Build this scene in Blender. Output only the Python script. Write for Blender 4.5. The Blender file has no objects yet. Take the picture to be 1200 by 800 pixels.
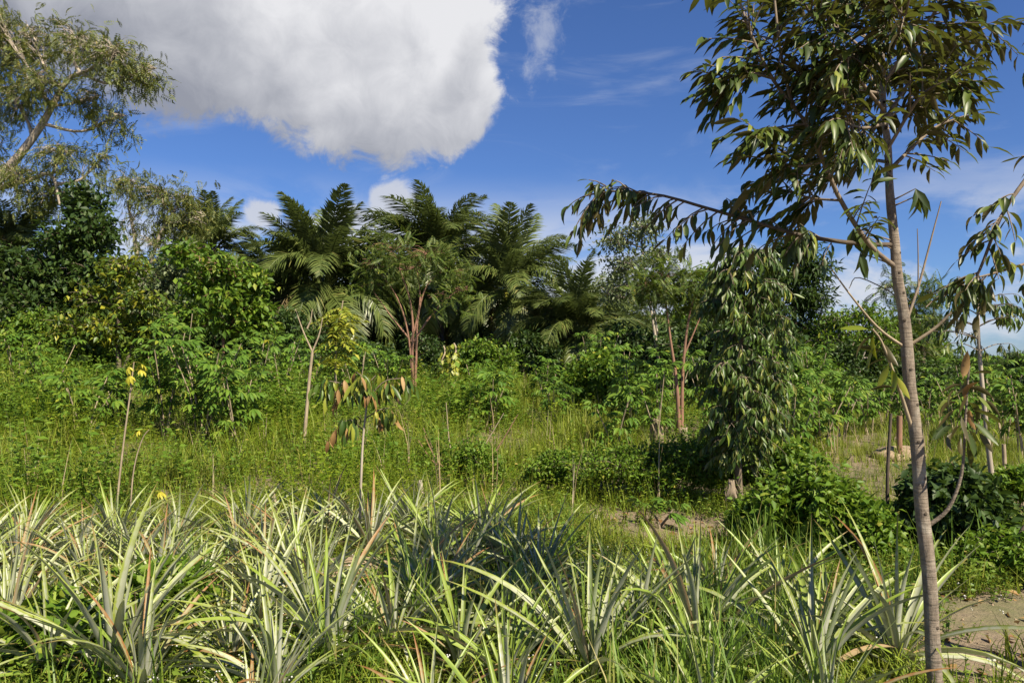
import bpy, math, random
import numpy as np
from mathutils import Vector, Matrix

rng = np.random.default_rng(11)
random.seed(11)
C = bpy.context.scene.collection
sc = bpy.context.scene

# ------------------------------------------------------------------ camera
F = 924.0                       # focal length in photo pixels (1200 wide)
EYE = 1.6
PITCH = math.atan(30 / F)
cam = bpy.data.cameras.new('camera'); camo = bpy.data.objects.new('camera', cam); C.objects.link(camo)
camo.location = (0, 0, EYE); camo.rotation_euler = (math.pi / 2 + PITCH, 0, 0)
cam.sensor_width = 36; cam.lens = 36 * F / 1200; cam.clip_end = 3000; cam.clip_start = 0.05
sc.camera = camo

# ------------------------------------------------------------------ light, exposure
SUN_EL = math.radians(47); SUN_AZ = math.radians(140)     # azimuth clockwise from +Y (the way we look)
to_sun = Vector((math.sin(SUN_AZ) * math.cos(SUN_EL), math.cos(SUN_AZ) * math.cos(SUN_EL), math.sin(SUN_EL)))
sl = bpy.data.lights.new('sun', 'SUN'); sl.energy = 5.0; sl.angle = math.radians(0.5); sl.color = (1.0, 0.90, 0.71)
so = bpy.data.objects.new('sun', sl); C.objects.link(so); so.rotation_euler = to_sun.to_track_quat('Z', 'Y').to_euler()
so.location = to_sun * 60
sc.view_settings.view_transform = 'Standard'; sc.view_settings.look = 'None'
sc.view_settings.gamma = 1; sc.view_settings.use_curve_mapping = False
sc.view_settings.exposure = 1.06
sc.cycles.max_bounces = 6; sc.cycles.diffuse_bounces = 2; sc.cycles.glossy_bounces = 2
sc.cycles.transmission_bounces = 4; sc.cycles.transparent_max_bounces = 4
sc.cycles.use_denoising = True
sc.cycles.sample_clamp_indirect = 6


class NT:
    """small helper to write node graphs as expressions"""
    def __init__(s, tree): s.t = tree; s.n = tree.nodes; s.l = tree.links
    def node(s, typ, **kw):
        nd = s.n.new(typ)
        for k, v in kw.items(): setattr(nd, k, v)
        return nd
    def put(s, sock, v):
        if v is None: return
        if hasattr(v, 'is_linked') or hasattr(v, 'is_output'): s.l.new(v, sock)
        else: sock.default_value = v
    def m(s, op, a, b=None, c=None, clamp=False):
        nd = s.node('ShaderNodeMath', operation=op); nd.use_clamp = clamp
        s.put(nd.inputs[0], a); s.put(nd.inputs[1], b); s.put(nd.inputs[2], c)
        return nd.outputs[0]
    def mr(s, v, a, b, c=0.0, d=1.0, smooth=True):
        nd = s.node('ShaderNodeMapRange'); nd.interpolation_type = 'SMOOTHSTEP' if smooth else 'LINEAR'
        for i, x in enumerate((v, a, b, c, d)): s.put(nd.inputs[i], x)
        return nd.outputs[0]
    def mix(s, f, a, b, blend='MIX'):
        nd = s.node('ShaderNodeMix', data_type='RGBA', blend_type=blend)
        s.put(nd.inputs[0], f)
        for i, x in ((6, a), (7, b)):
            s.put(nd.inputs[i], (*x, 1) if isinstance(x, tuple) and len(x) == 3 else x)
        return nd.outputs[2]
    def noise(s, vec, scale, detail=4, rough=0.55, dist=0.0, out=0):
        nd = s.node('ShaderNodeTexNoise'); s.put(nd.inputs['Vector'], vec)
        nd.inputs['Scale'].default_value = scale; nd.inputs['Detail'].default_value = detail
        nd.inputs['Roughness'].default_value = rough; nd.inputs['Distortion'].default_value = dist
        return nd.outputs[out]
    def ramp(s, f, stops):
        nd = s.node('ShaderNodeValToRGB'); s.put(nd.inputs[0], f); e = nd.color_ramp.elements
        while len(e) < len(stops): e.new(0.5)
        for k, (p, c) in enumerate(stops): e[k].position = p; e[k].color = (*c, 1)
        return nd.outputs[0]


# ------------------------------------------------------------------ sky with clouds
world = bpy.data.worlds.new('World'); sc.world = world; world.use_nodes = True
w = NT(world.node_tree); w.n.clear()
sky = w.node('ShaderNodeTexSky', sky_type='NISHITA'); sky.sun_disc = False
sky.sun_elevation = SUN_EL; sky.sun_rotation = SUN_AZ
sky.altitude = 0; sky.air_density = 1.0; sky.dust_density = 0.25; sky.ozone_density = 4.0
gen = w.node('ShaderNodeTexCoord').outputs['Generated']
sep = w.node('ShaderNodeSeparateXYZ'); w.l.new(gen, sep.inputs[0])
DX, DY, DZ = sep.outputs
AZ = w.m('ARCTAN2', DX, DY); EL = w.m('ARCSINE', DZ)
comb = w.node('ShaderNodeCombineXYZ'); w.l.new(AZ, comb.inputs[0]); w.l.new(EL, comb.inputs[1]); comb.inputs[2].default_value = 0.37
AE = comb.outputs[0]
n_big = w.noise(AE, 5.0, 7, 0.58); n_fine = w.noise(AE, 19.0, 8, 0.66, 0.6); n_soft = w.noise(AE, 6.5, 3, 0.5, 0.3); n_vf = w.noise(AE, 60.0, 6, 0.6, 0.4)


def pxang(px, py):
    return math.atan((px - 600) / F), math.atan((430 - py) / F * math.cos(math.atan((px - 600) / F)))


def blob(px, py, rx, ry):
    a, e = pxang(px, py)
    u = w.m('DIVIDE', w.m('SUBTRACT', AZ, a), rx / F); v = w.m('DIVIDE', w.m('SUBTRACT', EL, e), ry / F)
    return w.m('SUBTRACT', 1.0, w.m('SQRT', w.m('ADD', w.m('MULTIPLY', u, u), w.m('MULTIPLY', v, v))))


def union(lst):
    r = lst[0]
    for x in lst[1:]: r = w.m('SMOOTH_MAX', r, x, 0.15)
    return r


dn = w.m('ADD', w.m('MULTIPLY', w.m('SUBTRACT', n_big, 0.5), 1.7), w.m('ADD', w.m('MULTIPLY', w.m('SUBTRACT', n_fine, 0.5), 1.3), w.m('MULTIPLY', w.m('SUBTRACT', n_vf, 0.5), 0.45)))
big = union([blob(405, 25, 190, 155), blob(230, -20, 230, 150), blob(525, 105, 70, 72), blob(80, -70, 170, 120), blob(455, -60, 140, 120)])
big_d = w.m('ADD', big, w.m('MULTIPLY', dn, 0.42))
big_m = w.mr(big_d, 0.0, 0.20)
small = union([blob(458, 240, 44, 36), blob(420, 268, 80, 34), blob(304, 250, 30, 24)])
small_m = w.mr(w.m('ADD', small, w.m('MULTIPLY', dn, 0.8)), 0.05, 0.45)
wisp = union([blob(636, 46, 34, 46), blob(646, 75, 14, 14)])
wisp_m = w.m('MULTIPLY', w.mr(w.m('ADD', wisp, w.m('MULTIPLY', dn, 2.4)), 0.15, 1.3), 0.5)
# low broken cloud all round the horizon
strt = w.node('ShaderNodeMapping'); strt.inputs['Scale'].default_value = (1.0, 2.6, 1.0); w.l.new(AE, strt.inputs[0])
n_hor = w.noise(strt.outputs[0], 4.2, 7, 0.6, 0.4)
hor_band = w.m('MULTIPLY', w.mr(EL, 0.0, 0.05), w.mr(EL, 0.12, 0.25, 1.0, 0.0))
hor_m = w.m('MULTIPLY', w.mr(n_hor, 0.38, 0.56), hor_band)
ci = w.node('ShaderNodeMapping'); ci.inputs['Scale'].default_value = (1.6, 7.0, 1.0); ci.inputs['Rotation'].default_value = (0, 0, 0.25); w.l.new(AE, ci.inputs[0])
cir_m = w.m('MULTIPLY', w.mr(w.noise(ci.outputs[0], 2.6, 6, 0.6, 0.8), 0.52, 0.85), 0.30)
# cloud light: thick lower body grey, thin and sunward (right, upper) parts bright
ba, be = pxang(330, 140)
sh = w.m('ADD', w.m('MULTIPLY', w.m('SUBTRACT', AZ, ba), 0.75), w.m('MULTIPLY', w.m('SUBTRACT', EL, be), 2.0))
sh = w.m('ADD', sh, w.m('MULTIPLY', w.m('SUBTRACT', n_soft, 0.5), 0.85))
sh = w.m('ADD', sh, w.m('MULTIPLY', w.m('SUBTRACT', n_fine, 0.5), 0.34))
big_c = w.ramp(w.mr(sh, -0.08, 0.40, smooth=False), [(0.0, (0.30, 0.315, 0.365)), (0.45, (0.50, 0.51, 0.55)), (1.0, (0.80, 0.80, 0.82))])
SKY_S = 0.05


def lum(col, k):
    nd = w.node('ShaderNodeVectorMath', operation='SCALE'); w.put(nd.inputs[0], col); nd.inputs['Scale'].default_value = k
    return nd.outputs[0]


tint = w.mix(1.0, sky.outputs[0], (0.60, 0.78, 1.14), 'MULTIPLY')
col = w.mix(cir_m, tint, (6.6, 7.0, 7.8))
col = w.mix(w.m('MULTIPLY', hor_m, 0.85), col, (7.0, 7.2, 7.7))
col = w.mix(w.m('MULTIPLY', small_m, 0.85), col, (6.2, 6.4, 7.0))
col = w.mix(wisp_m, col, (6.0, 6.3, 7.0))
col = w.mix(w.m('MULTIPLY', big_m, 0.97), col, lum(big_c, 10.0))
bg = w.node('ShaderNodeBackground'); w.l.new(col, bg.inputs[0]); bg.inputs[1].default_value = SKY_S
wo = w.node('ShaderNodeOutputWorld'); w.l.new(bg.outputs[0], wo.inputs[0])


# ------------------------------------------------------------------ materials
def new_mat(name):
    m = bpy.data.materials.new(name); m.use_nodes = True; t = NT(m.node_tree); t.n.clear()
    return m, t


def leaf_mat(name, stops, under=None, rough=0.45, transl=0.28, tcol=None, spec=0.4, patch=0.0, patch_col=None, patch_scale=0.5, edge=None):
    m, t = new_mat(name)
    geo = t.node('ShaderNodeNewGeometry'); oi = t.node('ShaderNodeObjectInfo')
    r = t.m('FRACT', t.m('ADD', geo.outputs['Random Per Island'], t.m('MULTIPLY', oi.outputs['Random'], 7.31)))
    c = t.ramp(r, stops)
    if patch_col:
        pn = t.mr(t.noise(geo.outputs['Position'], patch_scale, 3, 0.55), 0.42, 0.62)
        c = t.mix(t.m('MULTIPLY', pn, patch), c, patch_col)
    n2 = t.noise(geo.outputs['Position'], 9.0, 2)
    c = t.mix(0.35, c, t.mix(n2, tuple(0.45 for _ in range(3)), tuple(1.5 for _ in range(3))), 'MULTIPLY')
    if edge is not None:
        uv = t.node('ShaderNodeUVMap'); sx = t.node('ShaderNodeSeparateXYZ'); t.l.new(uv.outputs[0], sx.inputs[0])
        d = t.m('ABSOLUTE', t.m('SUBTRACT', sx.outputs[0], 0.5))
        k = t.mr(d, 0.22, 0.42)
        k = t.m('MAXIMUM', k, t.mr(sx.outputs[1], 0.45, 0.9))
        streak = t.mr(t.noise(t.node('ShaderNodeTexCoord').outputs['Object'], 26.0, 2), 0.35, 0.7, -0.25, 0.3)
        c = t.mix(t.m('ADD', k, streak, clamp=True), c, edge)
        tipk = t.m('MULTIPLY', t.mr(t.m('ADD', sx.outputs[1], t.m('MULTIPLY', r, 0.22)), 0.98, 1.12), 0.8)
        c = t.mix(tipk, c, (0.20, 0.115, 0.05))
    if under:
        uc = t.mix(n2, tuple(0.8 * x for x in under), tuple(1.15 * x for x in under))
        if edge is not None: uc = t.mix(t.m('MULTIPLY', k, 0.55), uc, edge)
        c = t.mix(geo.outputs['Backfacing'], c, uc)
    p = t.node('ShaderNodeBsdfPrincipled'); t.l.new(c, p.inputs['Base Color'])
    p.inputs['Roughness'].default_value = rough; p.inputs['Specular IOR Level'].default_value = spec
    tr = t.node('ShaderNodeBsdfTranslucent')
    t.put(tr.inputs[0], t.mix(0.5, c, tcol) if tcol else c)
    ms = t.node('ShaderNodeMixShader'); ms.inputs[0].default_value = transl
    t.l.new(p.outputs[0], ms.inputs[1]); t.l.new(tr.outputs[0], ms.inputs[2])
    o = t.node('ShaderNodeOutputMaterial'); t.l.new(ms.outputs[0], o.inputs[0])
    return m


def bark_mat(name, c1, c2, scale=18, rings=0, bump=0.4, lichen=None):
    m, t = new_mat(name)
    tc = t.node('ShaderNodeTexCoord').outputs['Object']
    mp = t.node('ShaderNodeMapping'); mp.inputs['Scale'].default_value = (1, 1, 0.35); t.l.new(tc, mp.inputs[0])
    n = t.noise(mp.outputs[0], scale, 6, 0.65)
    c = t.mix(t.mr(n, 0.3, 0.7), c1, c2)
    h = n
    if rings:
        mp2 = t.node('ShaderNodeMapping'); mp2.inputs['Scale'].default_value = (0.6, 0.6, 9); t.l.new(tc, mp2.inputs[0])
        n3 = t.noise(mp2.outputs[0], rings, 5, 0.7)
        c = t.mix(t.mr(n3, 0.5, 0.72, 0.0, 0.75), c, tuple(0.42 * x for x in c1))
        h = t.m('ADD', n, n3)
    if lichen:
        c = t.mix(t.mr(t.noise(tc, 7, 4, 0.6), 0.52, 0.68, 0, 0.7), c, lichen)
    p = t.node('ShaderNodeBsdfPrincipled'); t.l.new(c, p.inputs['Base Color']); p.inputs['Roughness'].default_value = 0.85
    b = t.node('ShaderNodeBump'); b.inputs['Strength'].default_value = bump; b.inputs['Distance'].default_value = 0.01
    t.l.new(h, b.inputs['Height']); t.l.new(b.outputs[0], p.inputs['Normal'])
    o = t.node('ShaderNodeOutputMaterial'); t.l.new(p.outputs[0], o.inputs[0])
    return m


M = {}
M['durian'] = leaf_mat('durian_leaf', [(0, (0.022, 0.038, 0.008)), (0.6, (0.042, 0.068, 0.012)), (0.9, (0.090, 0.125, 0.020)), (1, (0.19, 0.21, 0.03))],
                       under=(0.072, 0.060, 0.022), rough=0.42, transl=0.20, tcol=(0.24, 0.30, 0.03), spec=0.35)
M['durian_mid'] = leaf_mat('glossy_durian_leaf', [(0, (0.028, 0.056, 0.009)), (0.55, (0.056, 0.102, 0.016)), (0.9, (0.11, 0.165, 0.03)), (1, (0.23, 0.22, 0.05))],
                           under=(0.110, 0.125, 0.036), rough=0.40, transl=0.2, tcol=(0.22, 0.30, 0.03), spec=0.34)
M['durian_brown'] = leaf_mat('withered_leaf', [(0, (0.17, 0.085, 0.03)), (0.5, (0.26, 0.15, 0.05)), (1, (0.36, 0.24, 0.10))], rough=0.6, transl=0.2)
M['pine'] = leaf_mat('pineapple_leaf', [(0, (0.22, 0.24, 0.15)), (0.5, (0.30, 0.315, 0.21)), (1, (0.40, 0.405, 0.31))],
                     under=(0.42, 0.43, 0.35), rough=0.42, transl=0.14, tcol=(0.32, 0.40, 0.08), edge=(0.195, 0.235, 0.03))
M['pine_green'] = leaf_mat('green_pineapple_leaf', [(0, (0.13, 0.19, 0.040)), (0.5, (0.18, 0.25, 0.05)), (1, (0.25, 0.30, 0.08))],
                           under=(0.34, 0.38, 0.24), rough=0.40, transl=0.18, tcol=(0.32, 0.42, 0.04), edge=(0.20, 0.27, 0.03))
M['pine_red'] = leaf_mat('reddened_pineapple_leaf', [(0, (0.26, 0.24, 0.13)), (0.5, (0.30, 0.26, 0.13)), (1, (0.28, 0.28, 0.14))],
                         under=(0.36, 0.32, 0.20), rough=0.55, transl=0.2, edge=(0.27, 0.125, 0.042))
M['pine_dead'] = leaf_mat('dead_pineapple_leaf', [(0, (0.22, 0.15, 0.08)), (0.6, (0.32, 0.24, 0.13)), (1, (0.36, 0.22, 0.10))], rough=0.7, transl=0.15, edge=(0.26, 0.17, 0.08))
M['weed'] = leaf_mat('weed_leaf', [(0, (0.070, 0.135, 0.007)), (0.5, (0.130, 0.205, 0.010)), (0.9, (0.215, 0.265, 0.016)), (1, (0.32, 0.25, 0.06))],
                     rough=0.55, transl=0.33, tcol=(0.26, 0.34, 0.02), spec=0.25, patch=0.5, patch_col=(0.19, 0.225, 0.02), patch_scale=0.45)
M['grass'] = leaf_mat('grass_blade', [(0, (0.100, 0.160, 0.010)), (0.55, (0.165, 0.228, 0.016)), (0.94, (0.225, 0.255, 0.03)), (1, (0.34, 0.27, 0.09))],
                      rough=0.5, transl=0.33, tcol=(0.30, 0.36, 0.03), spec=0.25, patch=0.5, patch_col=(0.20, 0.215, 0.03), patch_scale=0.4)
M['grass_fg'] = leaf_mat('lush_grass_blade', [(0, (0.085, 0.155, 0.018)), (0.6, (0.125, 0.21, 0.026)), (0.93, (0.19, 0.25, 0.04)), (1, (0.36, 0.30, 0.12))],
                         rough=0.45, transl=0.33, tcol=(0.24, 0.36, 0.03), spec=0.3)
M['bush'] = leaf_mat('bush_leaf', [(0, (0.065, 0.130, 0.012)), (0.5, (0.105, 0.185, 0.016)), (0.93, (0.16, 0.23, 0.024)), (1, (0.26, 0.26, 0.04))],
                     rough=0.5, transl=0.3, tcol=(0.2, 0.32, 0.02), spec=0.25)
M['low'] = leaf_mat('low_weed_leaf', [(0, (0.065, 0.13, 0.014)), (0.5, (0.12, 0.19, 0.02)), (0.9, (0.18, 0.24, 0.03)), (1, (0.30, 0.25, 0.07))], rough=0.5, transl=0.3, tcol=(0.24, 0.32, 0.02), spec=0.3)
M['cassava'] = leaf_mat('cassava_leaf', [(0, (0.060, 0.130, 0.015)), (0.5, (0.090, 0.175, 0.019)), (0.9, (0.14, 0.22, 0.024)), (0.97, (0.18, 0.25, 0.026)), (1, (0.25, 0.27, 0.03))],
                        under=(0.13, 0.19, 0.06), rough=0.55, transl=0.3, tcol=(0.22, 0.34, 0.02), spec=0.22)
M['cassava_yellow'] = leaf_mat('yellow_cassava_leaf', [(0, (0.40, 0.38, 0.03)), (1, (0.50, 0.44, 0.05))], rough=0.5, transl=0.35)
M['palm'] = leaf_mat('palm_leaflet', [(0, (0.066, 0.094, 0.020)), (0.5, (0.092, 0.124, 0.028)), (0.92, (0.130, 0.158, 0.040)), (1, (0.20, 0.18, 0.05))],
                     under=(0.100, 0.125, 0.045), rough=0.42, transl=0.24, tcol=(0.14, 0.20, 0.03), spec=0.5)
M['straw_frond'] = leaf_mat('withered_palm_leaflet', [(0, (0.10, 0.075, 0.035)), (0.6, (0.16, 0.12, 0.05)), (1, (0.15, 0.15, 0.06))], rough=0.6, transl=0.2)
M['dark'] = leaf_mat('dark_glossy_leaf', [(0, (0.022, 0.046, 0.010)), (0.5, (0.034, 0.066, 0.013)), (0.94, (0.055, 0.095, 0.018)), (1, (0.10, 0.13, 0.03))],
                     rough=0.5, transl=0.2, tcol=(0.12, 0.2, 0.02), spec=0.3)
M['olive'] = leaf_mat('olive_leaf', [(0, (0.062, 0.090, 0.018)), (0.5, (0.095, 0.122, 0.024)), (0.9, (0.15, 0.165, 0.034)), (1, (0.26, 0.22, 0.04))],
                      rough=0.5, transl=0.28, tcol=(0.26, 0.26, 0.03))
M['green'] = leaf_mat('fresh_green_leaf', [(0, (0.060, 0.120, 0.013)), (0.55, (0.095, 0.170, 0.017)), (0.9, (0.145, 0.22, 0.022)), (1, (0.27, 0.29, 0.035))],
                      rough=0.5, transl=0.3, tcol=(0.2, 0.32, 0.02), spec=0.25)
M['lime'] = leaf_mat('yellow_green_leaf', [(0, (0.050, 0.095, 0.012)), (0.5, (0.085, 0.140, 0.015)), (0.82, (0.16, 0.20, 0.02)), (1, (0.34, 0.32, 0.03))],
                     rough=0.45, transl=0.28, tcol=(0.32, 0.34, 0.02))
M['lime_bright'] = leaf_mat('sunny_yellow_green_leaf', [(0, (0.15, 0.20, 0.02)), (0.6, (0.24, 0.27, 0.03)), (1, (0.36, 0.34, 0.05))], rough=0.45, transl=0.28, tcol=(0.36, 0.38, 0.02))
M['feather'] = leaf_mat('feathery_leaf', [(0, (0.058, 0.100, 0.016)), (0.6, (0.090, 0.140, 0.020)), (0.94, (0.14, 0.17, 0.025)), (1, (0.24, 0.2, 0.04))],
                        rough=0.5, transl=0.28, tcol=(0.2, 0.28, 0.02))
M['pale'] = leaf_mat('pale_grey_leaf', [(0, (0.075, 0.105, 0.040)), (0.6, (0.115, 0.150, 0.062)), (1, (0.19, 0.21, 0.10))], rough=0.45, transl=0.25, tcol=(0.2, 0.26, 0.06))
M['flower'] = leaf_mat('white_floret', [(0, (0.62, 0.62, 0.58)), (1, (0.78, 0.77, 0.74))], rough=0.7, transl=0.2)
M['straw'] = leaf_mat('dry_straw', [(0, (0.28, 0.20, 0.10)), (0.6, (0.38, 0.29, 0.16)), (1, (0.50, 0.42, 0.28))], rough=0.7, transl=0.15)
M['bark_fg'] = bark_mat('smooth_grey_bark', (0.255, 0.205, 0.155), (0.13, 0.10, 0.075), 34, rings=8, bump=0.9, lichen=(0.34, 0.30, 0.24))
M['bark'] = bark_mat('brown_bark', (0.17, 0.13, 0.09), (0.10, 0.075, 0.05), 14)
M['bark_pale'] = bark_mat('pale_bark', (0.40, 0.34, 0.27), (0.24, 0.20, 0.15), 5)
M['bark_red'] = bark_mat('reddish_stem', (0.26, 0.135, 0.085), (0.17, 0.095, 0.06), 10)
M['twig'] = bark_mat('grey_twig', (0.20, 0.155, 0.11), (0.12, 0.09, 0.065), 30)
M['twig_dark'] = bark_mat('dark_twig', (0.085, 0.062, 0.042), (0.05, 0.038, 0.026), 30)
M['stick'] = bark_mat('pale_stick', (0.34, 0.27, 0.18), (0.22, 0.17, 0.11), 30)
M['palm_trunk'] = bark_mat('palm_trunk', (0.075, 0.055, 0.035), (0.035, 0.028, 0.02), 6, bump=0.8)
M['rachis'] = bark_mat('palm_rachis', (0.16, 0.18, 0.06), (0.11, 0.13, 0.05), 6)
M['sack'] = bark_mat('weathered_husk', (0.30, 0.235, 0.16), (0.15, 0.115, 0.08), 22, bump=0.7)
M['stone'] = bark_mat('dusty_clod', (0.32, 0.235, 0.150), (0.20, 0.145, 0.092), 9, bump=0.8)
M['white'] = bark_mat('white_scrap', (0.62, 0.61, 0.58), (0.48, 0.46, 0.43), 12)

gm, t = new_mat('earth')
tc = t.node('ShaderNodeNewGeometry').outputs['Position']
n1 = t.noise(tc, 0.9, 6, 0.6); n2 = t.noise(tc, 14, 6, 0.7); n3 = t.noise(tc, 60, 3, 0.7)
soil = t.mix(t.mr(n2, 0.3, 0.72), (0.225, 0.170, 0.110), (0.135, 0.100, 0.064))
soil = t.mix(t.mr(n3, 0.55, 0.75, 0, 0.6), soil, (0.33, 0.25, 0.165))
gc = t.mix(t.mr(n1, 0.45, 0.66, 0, 0.75), soil, (0.085, 0.098, 0.026))
spy = t.node('ShaderNodeSeparateXYZ'); t.l.new(tc, spy.inputs[0])
gc = t.mix(t.mr(t.m('ADD', spy.outputs[1], t.m('MULTIPLY', n1, 8.0)), 22.0, 32.0, 0, 0.9), gc, t.mix(n2, (0.055, 0.085, 0.018), (0.10, 0.12, 0.03)))   # grassed over beyond the field
p = t.node('ShaderNodeBsdfPrincipled'); t.l.new(gc, p.inputs['Base Color']); p.inputs['Roughness'].default_value = 0.95
b = t.node('ShaderNodeBump'); b.inputs['Strength'].default_value = 0.8; b.inputs['Distance'].default_value = 0.03
t.l.new(t.m('ADD', n2, t.m('MULTIPLY', n3, 0.4)), b.inputs['Height']); t.l.new(b.outputs[0], p.inputs['Normal'])
o = t.node('ShaderNodeOutputMaterial'); t.l.new(p.outputs[0], o.inputs[0])
M['earth'] = gm


# ------------------------------------------------------------------ geometry helpers
def sstep(a, b, x):
    q = np.clip((np.asarray(x, float) - a) / (b - a), 0, 1); return q * q * (3 - 2 * q)


def height(x, y):
    x = np.asarray(x, float); y = np.asarray(y, float)
    R = np.clip(0.62 - 0.055 * x, 0.05, 1.4)
    h = sstep(8, 23, y) * R
    h = h + 0.03 * np.sin(1.7 * x + 0.6 * y) * np.cos(1.3 * y - 0.5 * x) + 0.015 * np.sin(4.1 * x) * np.sin(3.7 * y)
    return h


def at(px, py, Y):
    """world point at depth Y seen where the photograph has (px, py)"""
    u = (px - 600) / F; v = (400 - py) / F
    tt = Y / (math.cos(PITCH) - v * math.sin(PITCH))
    return np.array([u * tt, Y, EYE + tt * (math.sin(PITCH) + v * math.cos(PITCH))])


def ground(px, Y):
    x = (px - 600) / F * Y
    return np.array([x, Y, float(height(x, Y))])


def topx(P):
    P = np.asarray(P, float); d = P - np.array([0, 0, EYE])
    fw = d[..., 1] * math.cos(PITCH) + d[..., 2] * math.sin(PITCH); up = -d[..., 1] * math.sin(PITCH) + d[..., 2] * math.cos(PITCH)
    return 600 + F * d[..., 0] / fw, 400 - F * up / fw


def unit(a): return a / (np.linalg.norm(a, axis=-1, keepdims=True) + 1e-9)


def mesh(name, V, Q=None, T=None, mat=None, smooth=True, uv=None):
    me = bpy.data.meshes.new(name)
    Q = np.zeros((0, 4), int) if Q is None else np.asarray(Q); T = np.zeros((0, 3), int) if T is None else np.asarray(T)
    V = np.asarray(V, np.float32).reshape(-1, 3)
    loops = np.concatenate([Q.ravel(), T.ravel()]).astype(np.int32)
    nq, nt = len(Q), len(T)
    starts = np.concatenate([np.arange(nq) * 4, nq * 4 + np.arange(nt) * 3]).astype(np.int32)
    me.vertices.add(len(V)); me.vertices.foreach_set('co', V.ravel())
    me.loops.add(len(loops)); me.loops.foreach_set('vertex_index', loops)
    me.polygons.add(nq + nt); me.polygons.foreach_set('loop_start', starts)
    me.polygons.foreach_set('use_smooth', np.full(nq + nt, smooth))
    if uv is not None:
        l = me.uv_layers.new(name='UVMap'); l.data.foreach_set('uv', np.asarray(uv, np.float32)[loops].ravel())
    if mat is not None: me.materials.append(M[mat] if isinstance(mat, str) else mat)
    me.update(calc_edges=True)
    return me


def tag(o, label=None, cat=None, group=None, kind=None):
    if label: o['label'] = label
    if cat: o['category'] = cat
    if group: o['group'] = group
    if kind: o['kind'] = kind
    return o


def obj(name, me, parent=None, loc=None, mtx=None):
    o = bpy.data.objects.new(name, me); C.objects.link(o)
    if parent is not None: o.parent = parent
    if loc is not None: o.location = loc
    if mtx is not None: o.matrix_basis = mtx
    return o


def thing(name, label, cat, loc, group=None):
    o = bpy.data.objects.new(name, None); C.objects.link(o); o.location = loc; o.empty_display_size = 0.2
    return tag(o, label, cat, group)


def curve(pts, n):
    """smooth polyline through pts, n samples"""
    P = np.asarray(pts, float); k = len(P)
    if k == 2: return P[0] + (P[1] - P[0]) * np.linspace(0, 1, n)[:, None]
    E = np.vstack([2 * P[0] - P[1], P, 2 * P[-1] - P[-2]])
    s = np.linspace(0, k - 1 - 1e-6, n); i = s.astype(int); f = (s - i)[:, None]
    a, b_, c, d = E[i], E[i + 1], E[i + 2], E[i + 3]
    return 0.5 * (2 * b_ + (c - a) * f + (2 * a - 5 * b_ + 4 * c - d) * f ** 2 + (3 * b_ - a - 3 * c + d) * f ** 3)


def tubes(P, R, sides=5):
    """P (M,K,3), R (M,K) -> V, Q"""
    P = np.asarray(P, float); R = np.asarray(R, float)
    if P.ndim == 2: P = P[None]; R = R[None]
    m, k, _ = P.shape
    Tn = unit(np.gradient(P, axis=1)); ax = unit(P[:, -1] - P[:, 0])
    a = np.where(np.abs(ax[:, 2:3]) > 0.8, np.array([[1.0, 0, 0]]), np.array([[0, 0, 1.0]]))
    ref = unit(np.cross(ax, a))[:, None]
    N = unit(ref - (ref * Tn).sum(-1, keepdims=True) * Tn); B = np.cross(Tn, N)
    an = np.arange(sides) * 2 * math.pi / sides
    V = P[:, :, None] + R[:, :, None, None] * (np.cos(an)[:, None] * N[:, :, None] + np.sin(an)[:, None] * B[:, :, None])
    i, j, s = np.meshgrid(np.arange(m), np.arange(k - 1), np.arange(sides), indexing='ij')
    s2 = (s + 1) % sides; b0 = (i * k + j) * sides; b1 = b0 + sides
    Q = np.stack([b0 + s, b0 + s2, b1 + s2, b1 + s], -1).reshape(-1, 4)
    return V.reshape(-1, 3), Q


class Acc:
    """collects pieces of one mesh"""
    def __init__(s): s.V = []; s.Q = []; s.T = []; s.n = 0
    def add(s, V, Q=None, T=None):
        V = np.asarray(V, float).reshape(-1, 3)
        if Q is not None and len(Q): s.Q.append(np.asarray(Q) + s.n)
        if T is not None and len(T): s.T.append(np.asarray(T) + s.n)
        s.V.append(V); s.n += len(V); return s
    def out(s):
        return (np.concatenate(s.V), np.concatenate(s.Q) if s.Q else np.zeros((0, 4), int), np.concatenate(s.T) if s.T else np.zeros((0, 3), int))
    def mesh(s, name, mat, smooth=True): return mesh(name, *s.out(), mat=mat, smooth=smooth)


def stamp(tp, pos, ydir, hint, scale):
    """copies of template tp (V,Q,T), its +Y along ydir, its +Z towards hint"""
    V, Q, T = tp; n = len(pos)
    y = unit(np.asarray(ydir, float)); z = unit(hint - (hint * y).sum(-1, keepdims=True) * y); x = np.cross(y, z)
    Rm = np.stack([x, y, z], -1)                        # columns
    sc_ = np.asarray(scale, float).reshape(n, -1)
    W = np.einsum('nij,nkj->nki', Rm, V[None] * sc_[:, None, :]) + np.asarray(pos)[:, None]
    off = (np.arange(n) * len(V))[:, None, None]
    return W.reshape(-1, 3), (Q[None] + off).reshape(-1, 4), (T[None] + off).reshape(-1, 3)


def frame(pos, ydir, hint, s=1.0):
    y = unit(np.asarray(ydir, float)); h = np.asarray(hint, float)
    z = unit(h - (h @ y) * y); x = np.cross(y, z)
    m = Matrix(((x[0] * s, y[0] * s, z[0] * s, pos[0]), (x[1] * s, y[1] * s, z[1] * s, pos[1]), (x[2] * s, y[2] * s, z[2] * s, pos[2]), (0, 0, 0, 1)))
    return m


def rand_dir(n): return unit(rng.normal(size=(n, 3)))


NQ = np.zeros((0, 4), int); NTR = np.zeros((0, 3), int)
UP = np.array([0, 0, 1.0])


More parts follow.
